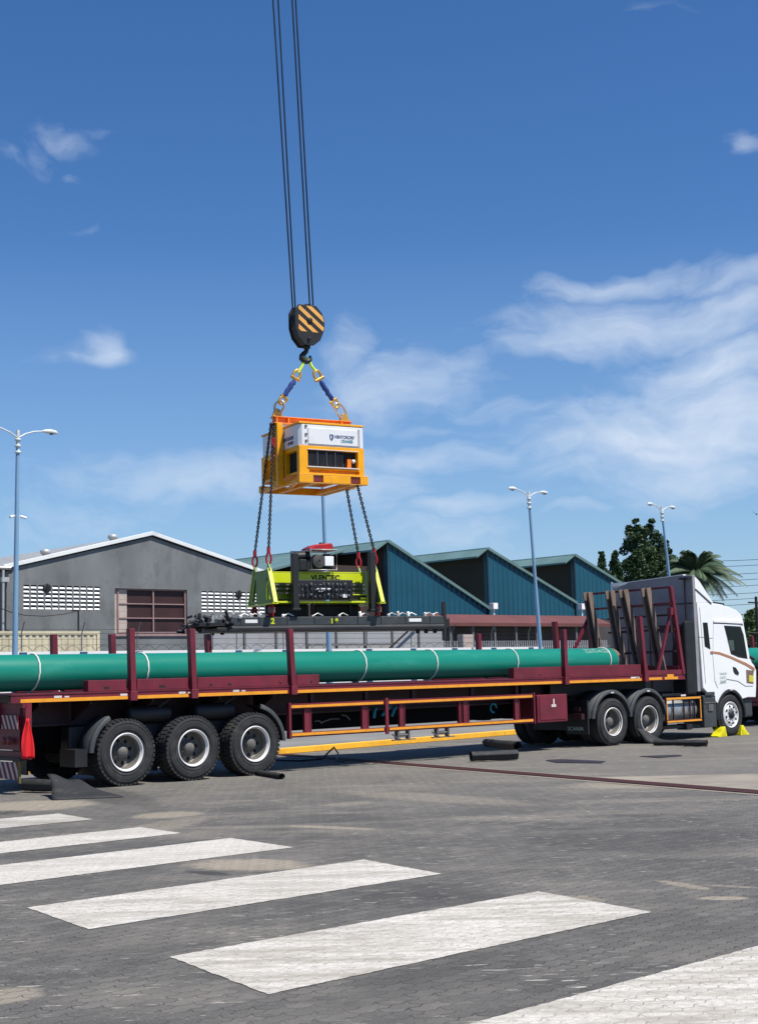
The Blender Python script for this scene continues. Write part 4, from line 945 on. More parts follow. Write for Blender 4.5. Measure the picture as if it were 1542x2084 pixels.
text('flap_lettering', 'SCANIA', .115, M['paletext'], mf, (11.412, .60, .36), (PI/2,0,-PI/2), sx=1.1)
mb = MB(); mb.box(11.3, 11.4, .1, 2.4, .60, .72); mb.box(11.28,11.3,.12,.3,.78,.86); mb.build('rear_light_bar', M['maroon_dark'], tk)
mb = MB(); mb.box(11.6,13.9,.75,1.75,.35,.7); mb.build('axle_housing', M['black'], tk)

# ================================================================== THE HANGING LOAD
PSI = math.radians(25)
def at(u, depth):
    r = ray(u, 1369 - .025*(u-771)); p = CP + r * (depth / r.y); return (p.x, p.y)
Lf = Frame(at(655, 23.5), PSI); PSB = math.radians(29); Bf = Frame(at(675, 23.5), PSB)
def chain(pts, name, parent, m, L_=.075, r=.0115):
    """real links, alternate ones turned a quarter"""
    pts = [Vector(p) for p in pts]; mb = MB(); seg = []
    tot = sum((pts[i+1]-pts[i]).length for i in range(len(pts)-1)); n = max(2, int(tot / (L_*.72)))
    for k in range(n + 1):
        s_ = tot*k/n; i = 0
        while i < len(pts)-2 and s_ > (pts[i+1]-pts[i]).length: s_ -= (pts[i+1]-pts[i]).length; i += 1
        d = (pts[i+1]-pts[i]); c_ = pts[i] + d.normalized()*s_; d.normalize()
        a = d.cross(Vector((0.3,1,0.1))).normalized(); b = d.cross(a)
        w = a if k % 2 else b
        q = [c_ + d*(math.cos(t)*L_*.5) + w*(math.sin(t)*L_*.34) for t in [2*PI*j/8 for j in range(8)]]
        mb.path(q, r, 5, closed=True)
    return mb.build(name, m, parent)

# --- power pack
bx = thing('power_pack', 'amber and white caged power unit hanging in the air below the crane hook', 'power unit', Bf.W(0,0,0), PSB)
X0, X1, Y0, Y1, Z0, Z1 = -.515, .70, .0, 1.52, 4.90, 5.86
zw = 5.47
mb = MB(); mb.prism([(X0+.06,Y0+.005),(X1-.02,Y0+.005),(X1-.005,Y0+.02),(X1-.005,Y1-.02),(X1-.02,Y1-.005),(X0+.06,Y1-.005),(X0+.005,Y1-.06),(X0+.005,Y0+.06)], 'z', zw, Z1-.03); mb.build('upper_hood', M['white'], bx, bevel=.01)
mb = MB(); mb.box(X0+.17, X1-.12, Y0-.010, Y0+.004, zw+.03, Z1-.09); d_ = mb.build('hood_door', M['white'], bx, bevel=.004)
mb = MB()
for x in (X0+.09, X0+.10):
    pass
for z in (zw+.06, zw+.17, zw+.31): mb.box(X0+.115,X0+.15,Y0-.012,Y0+.004,z,z+.035)
mb.build('hinges', M['rimdark'], bx)
mb = MB(); mb.box(X1-.115, X1-.075, Y0-.004, Y0+.004, zw+.02, Z1-.07); mb.build('drip_channel', M['steel'], bx)
t0 = Bf.P(672, 891); 
sh = MB(); sx_, sz_ = Bf.P(674, 891)
sh.prism([(sx_-.035,sz_+.055),(sx_+.035,sz_+.055),(sx_+.035,sz_-.01),(sx_,sz_-.06),(sx_-.035,sz_-.01)], 'y', Y0-.0135, Y0-.0115); s1 = sh.build('shield_logo', M['decalblue'], d_)
sh = MB(); sh.prism([(sx_-.018,sz_+.035),(sx_+.0,sz_+.035),(sx_+.0,sz_-.03),(sx_-.018,sz_-.005)], 'y', Y0-.0155, Y0-.014); sh.build('shield_bar', M['white'], s1)
text('logo_lettering', 'HENTORORF', .075, M['decalblue'], d_, (sx_+.055, Y0-.0115, sz_-.005), (PI/2,0,0), sx=.84, bold=.0015)
text('logo_lettering', 'CRANES', .07, M['decalteal'], d_, (sx_+.175, Y0-.0115, sz_-.072), (PI/2,0,0), sx=.86, bold=.0015)
text('side_lettering', 'HENTORORF', .085, M['decalblue'], bx, (X0+.003, .62, zw+.13), (PI/2,0,-PI/2), sx=.8, bold=.0015)
text('side_lettering', 'CRANES', .075, M['decalblue'], bx, (X0+.003, .45, zw+.05), (PI/2,0,-PI/2), sx=.8, bold=.0015)
# lower amber body: frames round dark louvre openings
mb = MB(); o = MB()
mb.box(X0,X1,Y0,Y1,Z0+.10,zw-.002); lb = mb.build('lower_body', M['yellow'], bx)
c = MB(); c.box(X0+.16,X1-.12,Y0-.1,Y0+.10,5.13,5.40); c.box(X0-.1,X0+.10,Y0+.10,Y0+.55,5.04,5.39); c.box(X0+.18,X1-.1,Y0-.1,Y0+.08,5.02,5.075); c.box(X0-.1,X0+.1,Y0+.75,Y1-.1,5.06,5.38); cut(lb, c)
md = lb.modifiers.new('bevel','BEVEL'); md.width=.008; md.segments=2; md.limit_method='ANGLE'
mb = MB(); mb.box(X0+.165,X1-.125,Y0+.085,Y0+.099,5.132,5.398); mb.box(X0+.085,X0+.099,Y0+.105,Y0+.545,5.042,5.388); mb.build('dark_interior', M['hole'], bx)
mb = MB()
for k in range(30): x = X0+.175+k*.022; mb.box(x, x+.005, Y0+.02, Y0+.08, 5.135, 5.395)
for x in (X0+.33,X0+.50,X0+.66): mb.box(x,x+.015,Y0+.005,Y0+.02,5.135,5.395)
mb.build('louvre', mat('grey louvre slats', (.07,.07,.085), .5), bx)
mb = MB(); mb.box(X1-.305,X1-.235,Y0+.03,Y0+.08,5.135,5.28); mb.build('orange_bracket', M['orange'], bx)
mb = MB(); mb.lathe([(0,-.02),(.03,-.018),(.035,0)], (X1-.18,Y0+.05,5.25), 'y', 14); mb.build('gauge', M['white'], bx)
mb = MB(); mb.box(X0+.15,X1-.11,Y0-.018,Y0-.002,5.11,5.125); mb.box(X0+.15,X1-.11,Y0-.012,Y0-.002,5.405,5.415); mb.build('opening_trim', M['rimwhite'], bx)
mb = MB(); mb.box(X0,X1,Y0-.002,Y0+.1,Z1-.025,Z1+.01); mb.box(X0,X1,Y1-.1,Y1,Z1-.025,Z1+.01); mb.box(X0,X0+.08,Y0+.1,Y1-.1,Z1-.024,Z1+.009); mb.box(X1-.08,X1,Y0+.1,Y1-.1,Z1-.024,Z1+.009); mb.build('top_rail', M['yellow'], bx, bevel=.006)
# base frame with fork pockets, wider than the body
mb = MB(); zb0, zb1 = 4.855, 4.975
mb.box(X0-.02,X0+.24,Y0-.03,Y0+.06,zb0,zb1); mb.box(X0+.42,X1-.28,Y0-.03,Y0+.06,zb0,zb1); mb.box(X1-.10,X1+.05,Y0-.03,Y0+.06,zb0,zb1)
mb.box(X0-.02,X1+.05,Y0-.03,Y0+.06,zb0-.012,zb0-.001); mb.box(X0-.02,X1+.05,Y0-.03,Y0+.06,zb1+.001,zb1+.02)
mb.box(X0-.02,X1+.05,Y1,Y1+.08,zb0,zb1)
for x in (X0-.02, X0+.30, X1-.18): mb.box(x, x+.09, Y0+.061, Y1-.001, zb0+.002, zb0+.06)
mb.beam((X0+.05,Y0+.1,zb0+.04),(X0+.45,Y1,zb0+.04),.05,.04); mb.box(X1-.02,X1+.05,Y0+.061,Y1-.001,zb0+.002,zb1)
mb.build('base_frame', M['yellow'], bx, bevel=.005)
for x0_,x1_ in ((X0+.25,X0+.41),(X1-.27,X1-.11)): MB().box(x0_,x1_,Y0-.01,Y0+.03,zb0+.015,zb1-.015).build('fork_pocket', M['hazred'], bx)
# lifting gantry: side posts and orange top beam
YG = .70
for x in (X0-.13, X1+.02):
    mb = MB(); mb.box(x, x+.11, YG-.13, YG-.05, Z0-.04, 5.93); mb.box(x, x+.11, YG+.05, YG+.13, Z0-.04, 5.93); mb.box(x+.01, x+.10, YG-.049, YG+.049, Z0-.03, Z0+.05); mb.build('lifting_post', M['yellow'], bx, bevel=.005)
mb = MB(); mb.box(X0-.16, X1+.13, YG-.09, YG+.09, 5.93, 5.945); mb.box(X0-.16, X1+.13, YG-.09, YG+.09, 6.035, 6.05); mb.box(X0-.14, X1+.11, YG-.03, YG+.03, 5.946, 6.034)
for x in (X0-.12, X0+.1, X1-.1): mb.box(x, x+.03, YG-.085, YG+.085, 5.946, 6.034)
mb.build('lifting_beam', M['orange'], bx, bevel=.004)
for sg, xx in ((-1, X0-.06), (1, X1+.00)):
    mb = MB(); mb.prism([(xx-.10,6.051),(xx+.10,6.051),(xx+.05,6.17),(xx+.0,6.20),(xx-.05,6.17)], 'y', YG-.025, YG+.025); mb.build('lifting_lug', M['gold'], bx, bevel=.004)
# --- hook block
hbk = thing('hook_block', 'black crane hook block with yellow diagonal warning stripes hanging from four wire ropes', 'hook block', Bf.W(0,0,0), PSB)
hc = Bf.P(623, 664, .6); cx, cz, cyy = hc[0], hc[1], .6
plate = [(-.20,.34),(.13,.34),(.24,.22),(.285,.10),(.285,-.06),(.20,-.26),(.07,-.36),(-.10,-.36),(-.22,-.22),(-.27,-.05),(-.27,.22)]
for y in (cyy-.14, cyy+.11): MB().prism([(cx+a, cz+b) for a, b in plate], 'y', y, y+.03).build('side_plate', M['black'], hbk, bevel=.006)
MB().prism([(cx+a*.9, cz+b*.92) for a, b in plate], 'y', cyy-.109, cyy+.109).build('sheave_housing', M['black'], hbk)
mb = MB()
for y in (cyy-.07, cyy+.05): mb.lathe([(.18,-.02),(.25,-.025),(.26,-.01),(.235,.0),(.26,.01),(.25,.025),(.18,.02)], (cx-.01,y,cz+.07), 'y', 28)
mb.build('sheaves', M['chain'], hbk)
def band(c0, w):
    # stripes clipped to the plate's upper part
    poly = [(a*.94, b*.94) for a, b in plate if True]
    def clip(P, f):
        out = []
        for i in range(len(P)):
            a, b = P[i], P[(i+1)%len(P)]; fa_, fb_ = f(a), f(b)
            if fa_ >= 0: out.append(a)
            if (fa_ >= 0) != (fb_ >= 0):
                t = fa_/(fa_-fb_); out.append((a[0]+(b[0]-a[0])*t, a[1]+(b[1]-a[1])*t))
        return out
    P = clip(poly, lambda p: p[0]*.78+p[1]-(c0-w/2)); P = clip(P, lambda p: (c0+w/2)-(p[0]*.78+p[1])) if P else P
    P = clip(P, lambda p: p[1]+.13) if P else P
    P = clip(P, lambda p: p[0]+.21) if P else P
    return P
mb = MB()
for c0 in (-.215,-.045,.135,.31):
    P = band(c0, .085)
    if len(P) > 2: mb.prism([(cx+a, cz+b) for a, b in P], 'y', cyy-.1445, cyy-.1405)
mb.build('warning_stripes', M['blocky'], hbk)
mb = MB(); mb.lathe([(0,-.17),(.035,-.17),(.045,-.165),(.045,-.145)], (cx+.0,cyy,cz+.07), 'y', 20); mb.lathe([(0,-.175),(.02,-.175),(.025,-.145)], (cx-.02,cyy,cz-.25), 'y', 12); mb.build('sheave_pin', M['black'], hbk)
mb = MB(); mb.box(cx-.03,cx+.08,cyy-.06,cyy+.06,cz+.30,cz+.38); mb.build('top_guard', M['black'], hbk)
mb = MB()
hk = [(0,-.36),(0,-.44),(-.01,-.48),(-.06,-.54),(-.10,-.60),(-.105,-.66),(-.06,-.72),(.0,-.735),(.05,-.71),(.075,-.66),(.075,-.61),(.06,-.57)]
mb.path([(cx+a*.9, cyy, cz-.36+(b+.36)*.70) for a, b in hk], .03, 10, rs=[.035,.035,.04,.045,.05,.055,.05,.045,.04,.035,.025,.012])
mb.lathe([(0,.0),(.06,0),(.07,-.03),(.04,-.06),(0,-.06)], (cx,cyy,cz-.35), 'z', 16)
mb.build('hook', M['black'], hbk)
for i, (ub, vb, ut) in enumerate(((596,626,555.5),(601,624,566),(631,628,594.5),(638,632,601.5))):
    y = (.52,.68,.52,.68)[i]
    b_ = Bf.P(ub, vb, y); t_ = Bf.P(ut, 0, y)
    k = 3.2; tt = (b_[0] + (t_[0]-b_[0])*k, b_[1] + (t_[1]-b_[1])*k)
    mb = MB(); mb.path([(b_[0], y, b_[1]-.08), (t_[0], y, t_[1]), (tt[0], y, tt[1])], .0145, 8)
    o = mb.build('hoist_rope', M['chain']); o.location = Bf.W(0,0,0); o.rotation_euler = (0,0,PSB)
    tag(o, ['leftmost of the four steel hoist ropes running up from the hook block','second from left of the steel hoist ropes above the hook block','third from left of the steel hoist ropes above the hook block','rightmost of the four steel hoist ropes running up from the hook block'][i], 'wire rope', 'hoist ropes above the hook block')
# --- slings
def BP(u, v, y=.6):
    x, z = Bf.P(u, v, y); return Vector((x, y, z))
def placed(o, fr, label, cat, group=None):
    o.location = fr.W(0,0,0); o.rotation_euler = (0,0,fr.ang); return tag(o, label, cat, group)
hookb = Vector((cx-.005, cyy, cz-.585))
mb = MB(); pL = BP(607,758); pR = BP(643,757)
mb.path([pL, pL.lerp(hookb, .5)+Vector((-.005,0,0)), hookb+Vector((-.045,0,-.01)), hookb+Vector((0,0,.03)), hookb+Vector((.045,0,-.01)), pR.lerp(hookb, .5), pR], .027, 8)
placed(mb.build('webbing_sling', M['limesling']), Bf, 'bright lime webbing sling looped over the crane hook', 'sling')
def shackle(c_, d, s_, parent, m, name='shackle'):
    d = d.normalized(); a = Vector((0,1,0)); w = d.cross(a).normalized(); mb = MB()
    mb.path([c_ + w*(math.cos(t)*s_*.7) + d*(math.sin(t)*s_) for t in [2*PI*j/14 for j in range(14)]], s_*.26, 8, closed=True)
    mb.tube(c_ - w*s_*.95 + d*s_*.75, c_ + w*s_*.95 + d*s_*.75, s_*.3, 8)
    return mb.build(name, m, parent)
for nm, pts_, lab in (('L', [(604,763),(599,775),(578,806),(574,818),(563,838)], 'blue lifting sling with gold shackles, on the left lug of the power pack'),
                      ('R', [(646,764),(652,776),(677,815),(684,824),(699,850)], 'dark blue lifting sling with gold shackles, on the right lug of the power pack')):
    P_ = [BP(*q) for q in pts_]; P_[4] = Vector(((X0-.06) if nm=='L' else X1, YG, 6.16))
    e = thing('lifting_sling', lab, 'sling', Bf.W(0,0,0), PSB, 'slings from hook to power pack')
    shackle(P_[0], P_[1]-P_[0], .092, e, M['gold'])
    mb = MB(); n = 8; mb.path([P_[1].lerp(P_[2], k/n) + Vector((.008*math.sin(k*2.1),0,.006*math.cos(k*3))) for k in range(n+1)], .035, 10, rs=[.03,.046,.042,.048,.042,.046,.04,.044,.03]); mb.build('sleeve', M['blue'], e)
    shackle(P_[3].lerp(P_[2],.3), P_[1]-P_[2], .082, e, M['gold'])
    ring = MB(); c_ = P_[3].lerp(P_[4], .55); d = (P_[4]-P_[3]).normalized(); w = d.cross(Vector((0,1,0)) if nm=='R' else Vector((.5,.5,0))).normalized(); Lr = (P_[4]-P_[3]).length*.62
    ring.path([c_ + w*(math.cos(t)*.085) + d*(math.sin(t)*Lr) for t in [2*PI*j/18 for j in range(18)]], .022, 8, closed=True); ring.build('link_ring', M['steel'], e)

# --- vacuum lifter
lf = thing('vacuum_lifter', 'lime yellow vacuum pipe lifter with black pad beam hanging on chains above the trailer', 'lifter', Lf.W(0,0,0), PSI)
def LP(u, v, y=0.0):
    x, z = Lf.P(u, v, y); return Vector((x, y, z))
MB().box(-.86,.93,.30,.40,2.95,3.38).build('main_web', M['limeshade'], lf)
MB().box(-.84,.91,.285,.298,3.215,3.375).build('name_plate', M['lime'], lf, bevel=.004)
tx = Lf.P(633,1175,.285)[0]; tx2 = Lf.P(691,1175,.285)[0]
tt_ = text('name_lettering', 'VLENTEC', .115, M['hole'], lf, (tx, .2835, 3.265), (PI/2,0,0), bold=.004)
tt_.scale.x = (tx2 - tx) / max(v.co.x for v in tt_.data.vertices)
mb = MB(); mb.box(-.86,.93,.05,.55,2.87,2.90); mb.box(-.86,.93,.288,.5,3.382,3.40); mb.build('flange', M['lime'], lf, bevel=.003)
for z in (3.17,3.10,3.03): MB().box(-.84,.91,.24,.298,z,z+.03).build('slat', M['rimdark'], lf)
mb = MB(); mb.box(.62,.92,.18,.298,2.92,3.0); mb.build('control_box', M['black'], lf)
mb = MB(); mb.box(.55,.92,.15,.29,3.005,3.02); mb.box(.80,.92,.12,.17,2.93,2.96); mb.build('bracket', M['lime'], lf)
mb = MB(); mb.box(-.43,.60,.02,.22,2.93,3.25); rk = mb.build('machinery_rack', M['black'], lf, bevel=.01)
random.seed(11)
mb = MB()
for k in range(38):
    x = -.41 + (k%13)*.075 + random.uniform(0,.02); z = 2.96 + (k//13)*.09 + random.uniform(0,.02); w = random.uniform(.02,.05); h = random.uniform(.02,.05); mb.box(x,x+w,-.005-random.random()*.02,.018,z,min(3.24,z+h))
absorb(rk, mb, mat('grey fittings', (.09,.095,.10), .5, var=.6, scale=30))
mb = MB()
for k in range(9): x = -.38+k*.115; mb.path([(x,.0,3.17),(x+.03,-.03,3.1),(x+random.uniform(-.06,.08),-.01,2.95)], .009, 6)
mb.build('hoses', M['black'], rk)
mb = MB(); mb.box(.40,.47,-.02,.015,2.955,3.01); mb.box(-.03,.03,-.02,.015,3.05,3.065); mb.box(-.06,.18,-.015,.012,3.09,3.11); mb.build('white_label', M['louvre'], rk)
for u, zt, zb_ in ((600,3.68,2.72),(757,3.72,2.70)):
    x = LP(u,1180,.0).x; mb = MB(); mb.box(x-.05,x+.05,-.06,.06,zb_+.06,zt); mb.box(x-.07,x+.07,-.08,.08,zb_+.02,zb_+.06); mb.build('guide_post', M['black'], lf, bevel=.006)
def endframe(x, yc):
    o = MB(); ow = [(-.60,2.88),(.60,2.88),(.34,3.42),(-.34,3.42)]
    o.prism([(yc+a, b) for a, b in ow], 'x', x-.02, x+.02); pl = o.build('end_frame', M['limeshade'], lf)
    c = MB(); c.prism([(yc-.42,2.93),(yc-.24,2.93),(yc-.24,3.28),(yc-.28,3.30)], 'x', x-.1, x+.1); c.prism([(yc+.42,2.93),(yc+.24,2.93),(yc+.24,3.28),(yc+.28,3.30)], 'x', x-.1, x+.1); cut(pl, c)
    f = MB()
    for sg in (-1,1): f.beam((x,yc+sg*.62,2.87),(x,yc+sg*.35,3.44),.065,.02,up=(0,1,0))
    f.box(x-.05,x+.05,yc-.62,yc+.62,2.845,2.868)
    f.build('edge_flange', M['lime'], pl)
    f = MB(); f.box(x+.021,x+.05,yc-.28,yc-.25,2.90,3.22); f.build('stiffener', M['lime'], pl)
    b = MB()
    for sg in (-1,1): b.prism([(yc+sg*.33-.07,3.42),(yc+sg*.33+.07,3.42),(yc+sg*.33,3.54)], 'x', x-.015, x+.015)
    absorb(pl, b, M['limeshade'])
    return pl
xe0 = -.86; xe1 = 1.04; yc = .42
endframe(xe0, yc); endframe(xe1, yc)
chs = [(xe0, yc-.33, (560,1000), (X0-.15, YG-.05, 5.93), 'near left'), (xe0, yc+.33, None, (X0-.15, YG+.07, 5.93), 'far left'),
       (xe1, yc-.33, None, (X1-.13, Y0+.03, zb0), 'near right'), (xe1, yc+.33, None, (X1+.02, YG+.0, Z0-.04), 'far right')]
clab = {'near left':'load chain with a red clutch, running down the left side of the power pack','far left':'outermost left load chain down to the lifter','near right':'load chain to the outer right corner of the lifter','far right':'inner of the two right load chains below the power pack'}
for (x, y, _, top, nm) in chs:
    a = Lf.W(x, y, 3.62); b = Bf.W(*top)
    o0_ = a; e = thing('load_chain', clab[nm], 'chain', a, 0, 'chains between power pack and lifter')
    chain([Vector((0,0,.12)), b - a], 'links', e, M['chain'], L_=.055, r=.0105)
    r_ = MB(); r_.path([Vector((.04*math.cos(t), .0, -.02+.09*math.sin(t))) for t in [2*PI*j/12 for j in range(12)]], .017, 8, closed=True); r_.path([(0,0,.06),(.0,.0,.16)], .03, 8); r_.build('red_hook', M['red'], e, bevel=0)
    if nm == 'near left':
        m_ = (b-a)*.86; r2 = MB(); r2.box(m_.x-.03,m_.x+.03,m_.y-.03,m_.y+.03,m_.z-.12,m_.z+.06); r2.path([(m_.x,m_.y,m_.z-.1),(m_.x-.04,m_.y,m_.z-.2),(m_.x+.02,m_.y,m_.z-.26)], .018, 6); r2.build('shortening_clutch', M['red'], e, bevel=.01)
# short red chains down to the pad beam
for x in (xe0, xe1):
    for sg in (-1,1):
        y = yc+sg*.42
        chain([Vector((x,y,2.86)), Vector((x+.02,y-sg*.08,2.66))], 'drop_chain', lf, M['red'], L_=.09, r=.02)
        mb = MB(); mb.box(x-.05,x+.05,y-.045,y+.045,2.70,2.80); mb.build('drop_block', mat('dusty red casting', (.22,.09,.085), .7, var=.3), lf, bevel=.012)
mb = MB(); mb.box(-.74,.95,.40,.43,2.62,2.86); mb.build('curtain_plate', M['black'], lf) if False else None
for u in (636, 712): x = LP(u,1240,.3).x; MB().box(x-.02,x+.02,.28,.34,2.64,2.87).build('hanger_rod', M['black'], lf)
MB().box(-.76,-.0,.5,.6,2.62,2.868).build('vacuum_tank', M['black'], lf, bevel=.03); MB().box(.10,.93,.5,.6,2.62,2.868).build('vacuum_tank', M['black'], lf, bevel=.03)
# pad beam
b0, b1 = -1.55, 2.27
pbm = mat('charcoal beam paint', (.045,.05,.052), .45, var=.25, scale=2, col2=(.12,.12,.12), amt=.25)
mb = MB(); mb.box(b0,b1,.0,.16,2.505,2.64); pb = mb.build('pad_beam', pbm, lf, bevel=.006)
mb = MB(); mb.box(b0,b1,.68,.84,2.505,2.64); mb.build('pad_beam', pbm, lf, bevel=.006)
mb = MB(); mb.box(b0-.25,b1,-.03,.87,2.41,2.475); mb.build('rubber_pad', M['black'], lf, bevel=.01)
mb = MB(); mb.box(b0,b1,-.01,.02,2.478,2.500); mb.build('pale_edge', M['rimdark'], lf)
mb = MB()
for u in (490,528,585,640,680,728,775,825,875): x = LP(u,1265).x; mb.box(x-.006,x+.006,-.006,.17,2.50,2.645)
mb.build('beam_joints', M['black'], pb)
for u0,u1 in ((499,524),(832,857)): a = LP(u0,1266).x; b_ = LP(u1,1266).x; MB().box(a,b_,-.006,-.001,2.545,2.60).build('white_plate', M['louvre'], pb)
text('number_lettering', '2', .13, M['lime'], pb, (LP(551,1266).x,-.0065,2.53), (PI/2,0,0), bold=.005)
text('number_lettering', '1 8', .11, M['lime'], pb, (LP(672,1266).x,-.0065,2.53), (PI/2,0,0), bold=.005)
random.seed(5)
mb = MB()
for k in range(46):
    x = random.uniform(b0-.62, b0+.05); y = random.uniform(-.05,.85); z = random.uniform(2.44,2.70) ; L_ = random.uniform(.05,.16)
    d = Vector((random.gauss(0,1),random.gauss(0,1),random.gauss(0,1))).normalized()*L_; p = Vector((x,y,z)); mb.tube(p-d*.5,p+d*.5,random.uniform(.012,.035),8)
mb.path([(b0-.6,.4,2.52),(b0+.1,.4,2.52)], .05, 8); mb.box(b0-.55,b0-.05,.0,.8,2.50,2.55)
mb.build('hose_cluster', M['black'], lf)
mb = MB()
for k in range(10):
    x = random.uniform(b0-.4, b0+.2); y = random.uniform(-.08,.3); z = random.uniform(2.5,2.78); mb.box(x,x+.03,y,y+.03,z,z+.04)
mb.build('valve_fittings', M['steel'], lf)
for k, x in enumerate([-1.38,-1.2,-1.05,-.62,-.1,.35,.75,1.25,1.45,1.62,1.95,2.1]):
    mb = MB(); h = random.uniform(.03,.09); mb.lathe([(0,h),(.02,h),(.028,h*.6),(.028,0)], (x, random.uniform(.03,.12), 2.64), 'z', 10); mb.path([(x,.08,2.66),(x+.08,.08,2.70),(x+.18,.1,2.66)], .012, 6); mb.build('valve', M['steel'] if k%3 else M['louvre'], lf)
mb = MB(); x = LP(905,1270).x; mb.box(x-.03,x+.03,.0,.06,2.22,2.88); mb.build('end_post', M['black'], lf); MB().box(b1+.001,b1+.18,.1,.75,2.42,2.62).build('end_block', M['black'], lf, bevel=.03)
for u in (855,872,890): x = LP(u,1285).x; MB().lathe([(0,2.35),(.035,2.355),(.04,2.409)], (x,.1,0), 'z', 10).build('foot', M['black'], lf)
# generator
ge = thing('generator', 'small generator with red fuel tank in a silver tube frame on the lifter', 'generator', Lf.W(0,0,0), PSI)
GX0, GX1, GY0, GY1, GZ0, GZ1 = -.28, .36, .12, .58, 3.40, 3.76
mb = MB()
for y in (GY0, GY1):
    for (xa_, xb_) in ((-.10, .36),) if y == GY0 else ((-.28,.36),):
        mb.path([(xa_,y,GZ0+.02),(xb_,y,GZ0+.02),(xb_,y,GZ1),(xa_,y,GZ1)], .013, 8, closed=True)
for x in (GX1,-.10):
    for z in (GZ0+.02, GZ1): mb.tube((x,GY0,z),(x,GY1,z),.013,8)
mb.build('tube_frame', M['steel'], ge)
mb = MB(); mb.prism([(-.10,GZ1-.01),(.30,GZ1-.01),(.33,GZ1+.05),(.30,GZ1+.12),(.0,GZ1+.09),(-.12,GZ1+.03)], 'y', GY0+.04, GY1-.04); mb.build('fuel_tank', M['red'], ge, bevel=.025, seg=3)
mb = MB(); mb.lathe([(0,.03),(.035,.03),(.04,0)], (.18,.35,GZ1+.11), 'z', 14); mb.build('tank_cap', M['black'], ge)
mb = MB(); mb.box(-.06,.14,GY0+.08,GY1-.1,GZ0+.04,GZ0+.26); mb.lathe([(0,-.12),(.10,-.12),(.12,-.08),(.12,.05)], (.05,GY0+.14,GZ0+.17), 'y', 20); mb.build('engine', M['black'], ge, bevel=.015)
mb = MB()
for k in range(5): mb.lathe([(.03+k*.018,-.125),(.036+k*.018,-.128),(.04+k*.018,-.122)], (.05,GY0+.14,GZ0+.17), 'y', 20)
mb.build('recoil_cover', M['rimdark'], ge)
mb = MB(); mb.box(.15,.31,GY0+.01,GY0+.06,GZ0+.09,GZ0+.25); mb.build('white_panel', M['louvre'], ge, bevel=.006)
mb = MB(); mb.box(.18,.34,GY0+.1,GY1-.05,GZ0+.04,GZ0+.3); mb.build('alternator', M['black'], ge, bevel=.02)
mb = MB(); mb.path([(-.30,.35,GZ0+.26),(-.05,.35,GZ0+.27)], .075, 12); mb.box(-.27,-.08,.2,.5,GZ0+.02,GZ0+.2); mb.build('muffler', M['black'], ge, bevel=.01)

# load scaled up about the camera, which carries its shadow clear of the pipe
LOAD_K = 1.19
for o in list(COL.objects):
    if o.parent is None and o.name.split('.')[0] in ('power_pack','hook_block','hoist_rope','webbing_sling','lifting_sling','vacuum_lifter','load_chain','generator'):
        o.location = CP + (o.location - CP) * LOAD_K; o.scale = (LOAD_K,)*3
# ================================================================== ON THE GROUND
def grid_sheet(name, rows, m, thick=.008):
    mb = MB(); nx = len(rows[0]); vs = [p for r in rows for p in r]; fs = []
    for j in range(len(rows)-1):
        for i in range(nx-1): fs.append((j*nx+i, j*nx+i+1, (j+1)*nx+i+1, (j+1)*nx+i))
    mb.add(vs, fs, True); o = mb.build(name, m, recalc=False); md = o.modifiers.new('s','SOLIDIFY'); md.thickness = thick; md.offset = 1; return o
def roll(u0, v0, u1, v1, r, label, z1=None, flat=1.0):
    a = ground(u0, v0); b = ground(u1, v1); a.z = r*flat; b.z = (z1 if z1 is not None else r*flat)
    mb = MB(); n = 9; d = (b-a).normalized(); s_ = d.cross(Vector((0,0,1))).normalized(); up = s_.cross(d)
    # spiral section swept along the axis
    sec = []
    for k in range(34): t = k/33*2*PI*1.75; rr = r*(1-.34*k/33); sec.append((math.cos(t)*rr, math.sin(t)*rr*flat))
    for k in range(33,-1,-1): t = k/33*2*PI*1.75; rr = r*(1-.34*k/33)-.012; sec.append((math.cos(t)*rr, math.sin(t)*rr*flat))
    vs = []; m_ = len(sec)
    for j in range(n):
        c_ = a.lerp(b, j/(n-1)) + s_*random.uniform(-.008,.008); sc_ = 1+random.uniform(-.05,.05)
        for (x, y) in sec: vs.append(c_ + s_*x*sc_ + up*y*sc_)
    fs = [(j*m_+k, j*m_+(k+1)%m_, (j+1)*m_+(k+1)%m_, (j+1)*m_+k) for j in range(n-1) for k in range(m_)]
    mb.add(vs, fs, True)
    o = mb.build('rubber_mat', M['mat']); return tag(o, label, 'rubber mat', 'rolled black mats around the lorry')
roll(52,1612,112,1614,.105,'short black rubber roll on the ground under the rear corner, beside a draped mat')
random.seed(3)
A_, B_, C_, D_ = ground(98,1600), ground(172,1604), ground(246,1624), ground(112,1628)
def onray(u, v, z):
    r_ = ray(u, v); return CP + r_ * ((z - CAMZ) / r_.z)
qa, qb, qc, qd = onray(96,1577,.30), onray(176,1594,.17), ground(248,1623), ground(112,1629)
rows = []
for j in range(10):
    f = j/9; row = []
    for i in range(14):
        g_ = i/13; p = qa.lerp(qb, g_).lerp(qd.lerp(qc, g_), f); h = p.z*(1-f*.15) + .02*math.sin(g_*10+f*2)*(1-f) + .012
        row.append((p.x + .03*math.sin(f*5+g_*3), p.y, max(.012, h)))
    rows.append(row)
tag(grid_sheet('rubber_mat', rows, M['mat']), 'flattened black rubber mat draped in a slope beside the rearmost wheel', 'rubber mat', 'rolled black mats around the lorry')
roll(468,1568,574,1586,.06,'thin black rubber roll leaning on the third trailer wheel', flat=.8)
bpy.data.objects[-1] if False else None
roll(958,1551,1052,1547,.10,'long black rubber roll lying under the middle of the trailer')
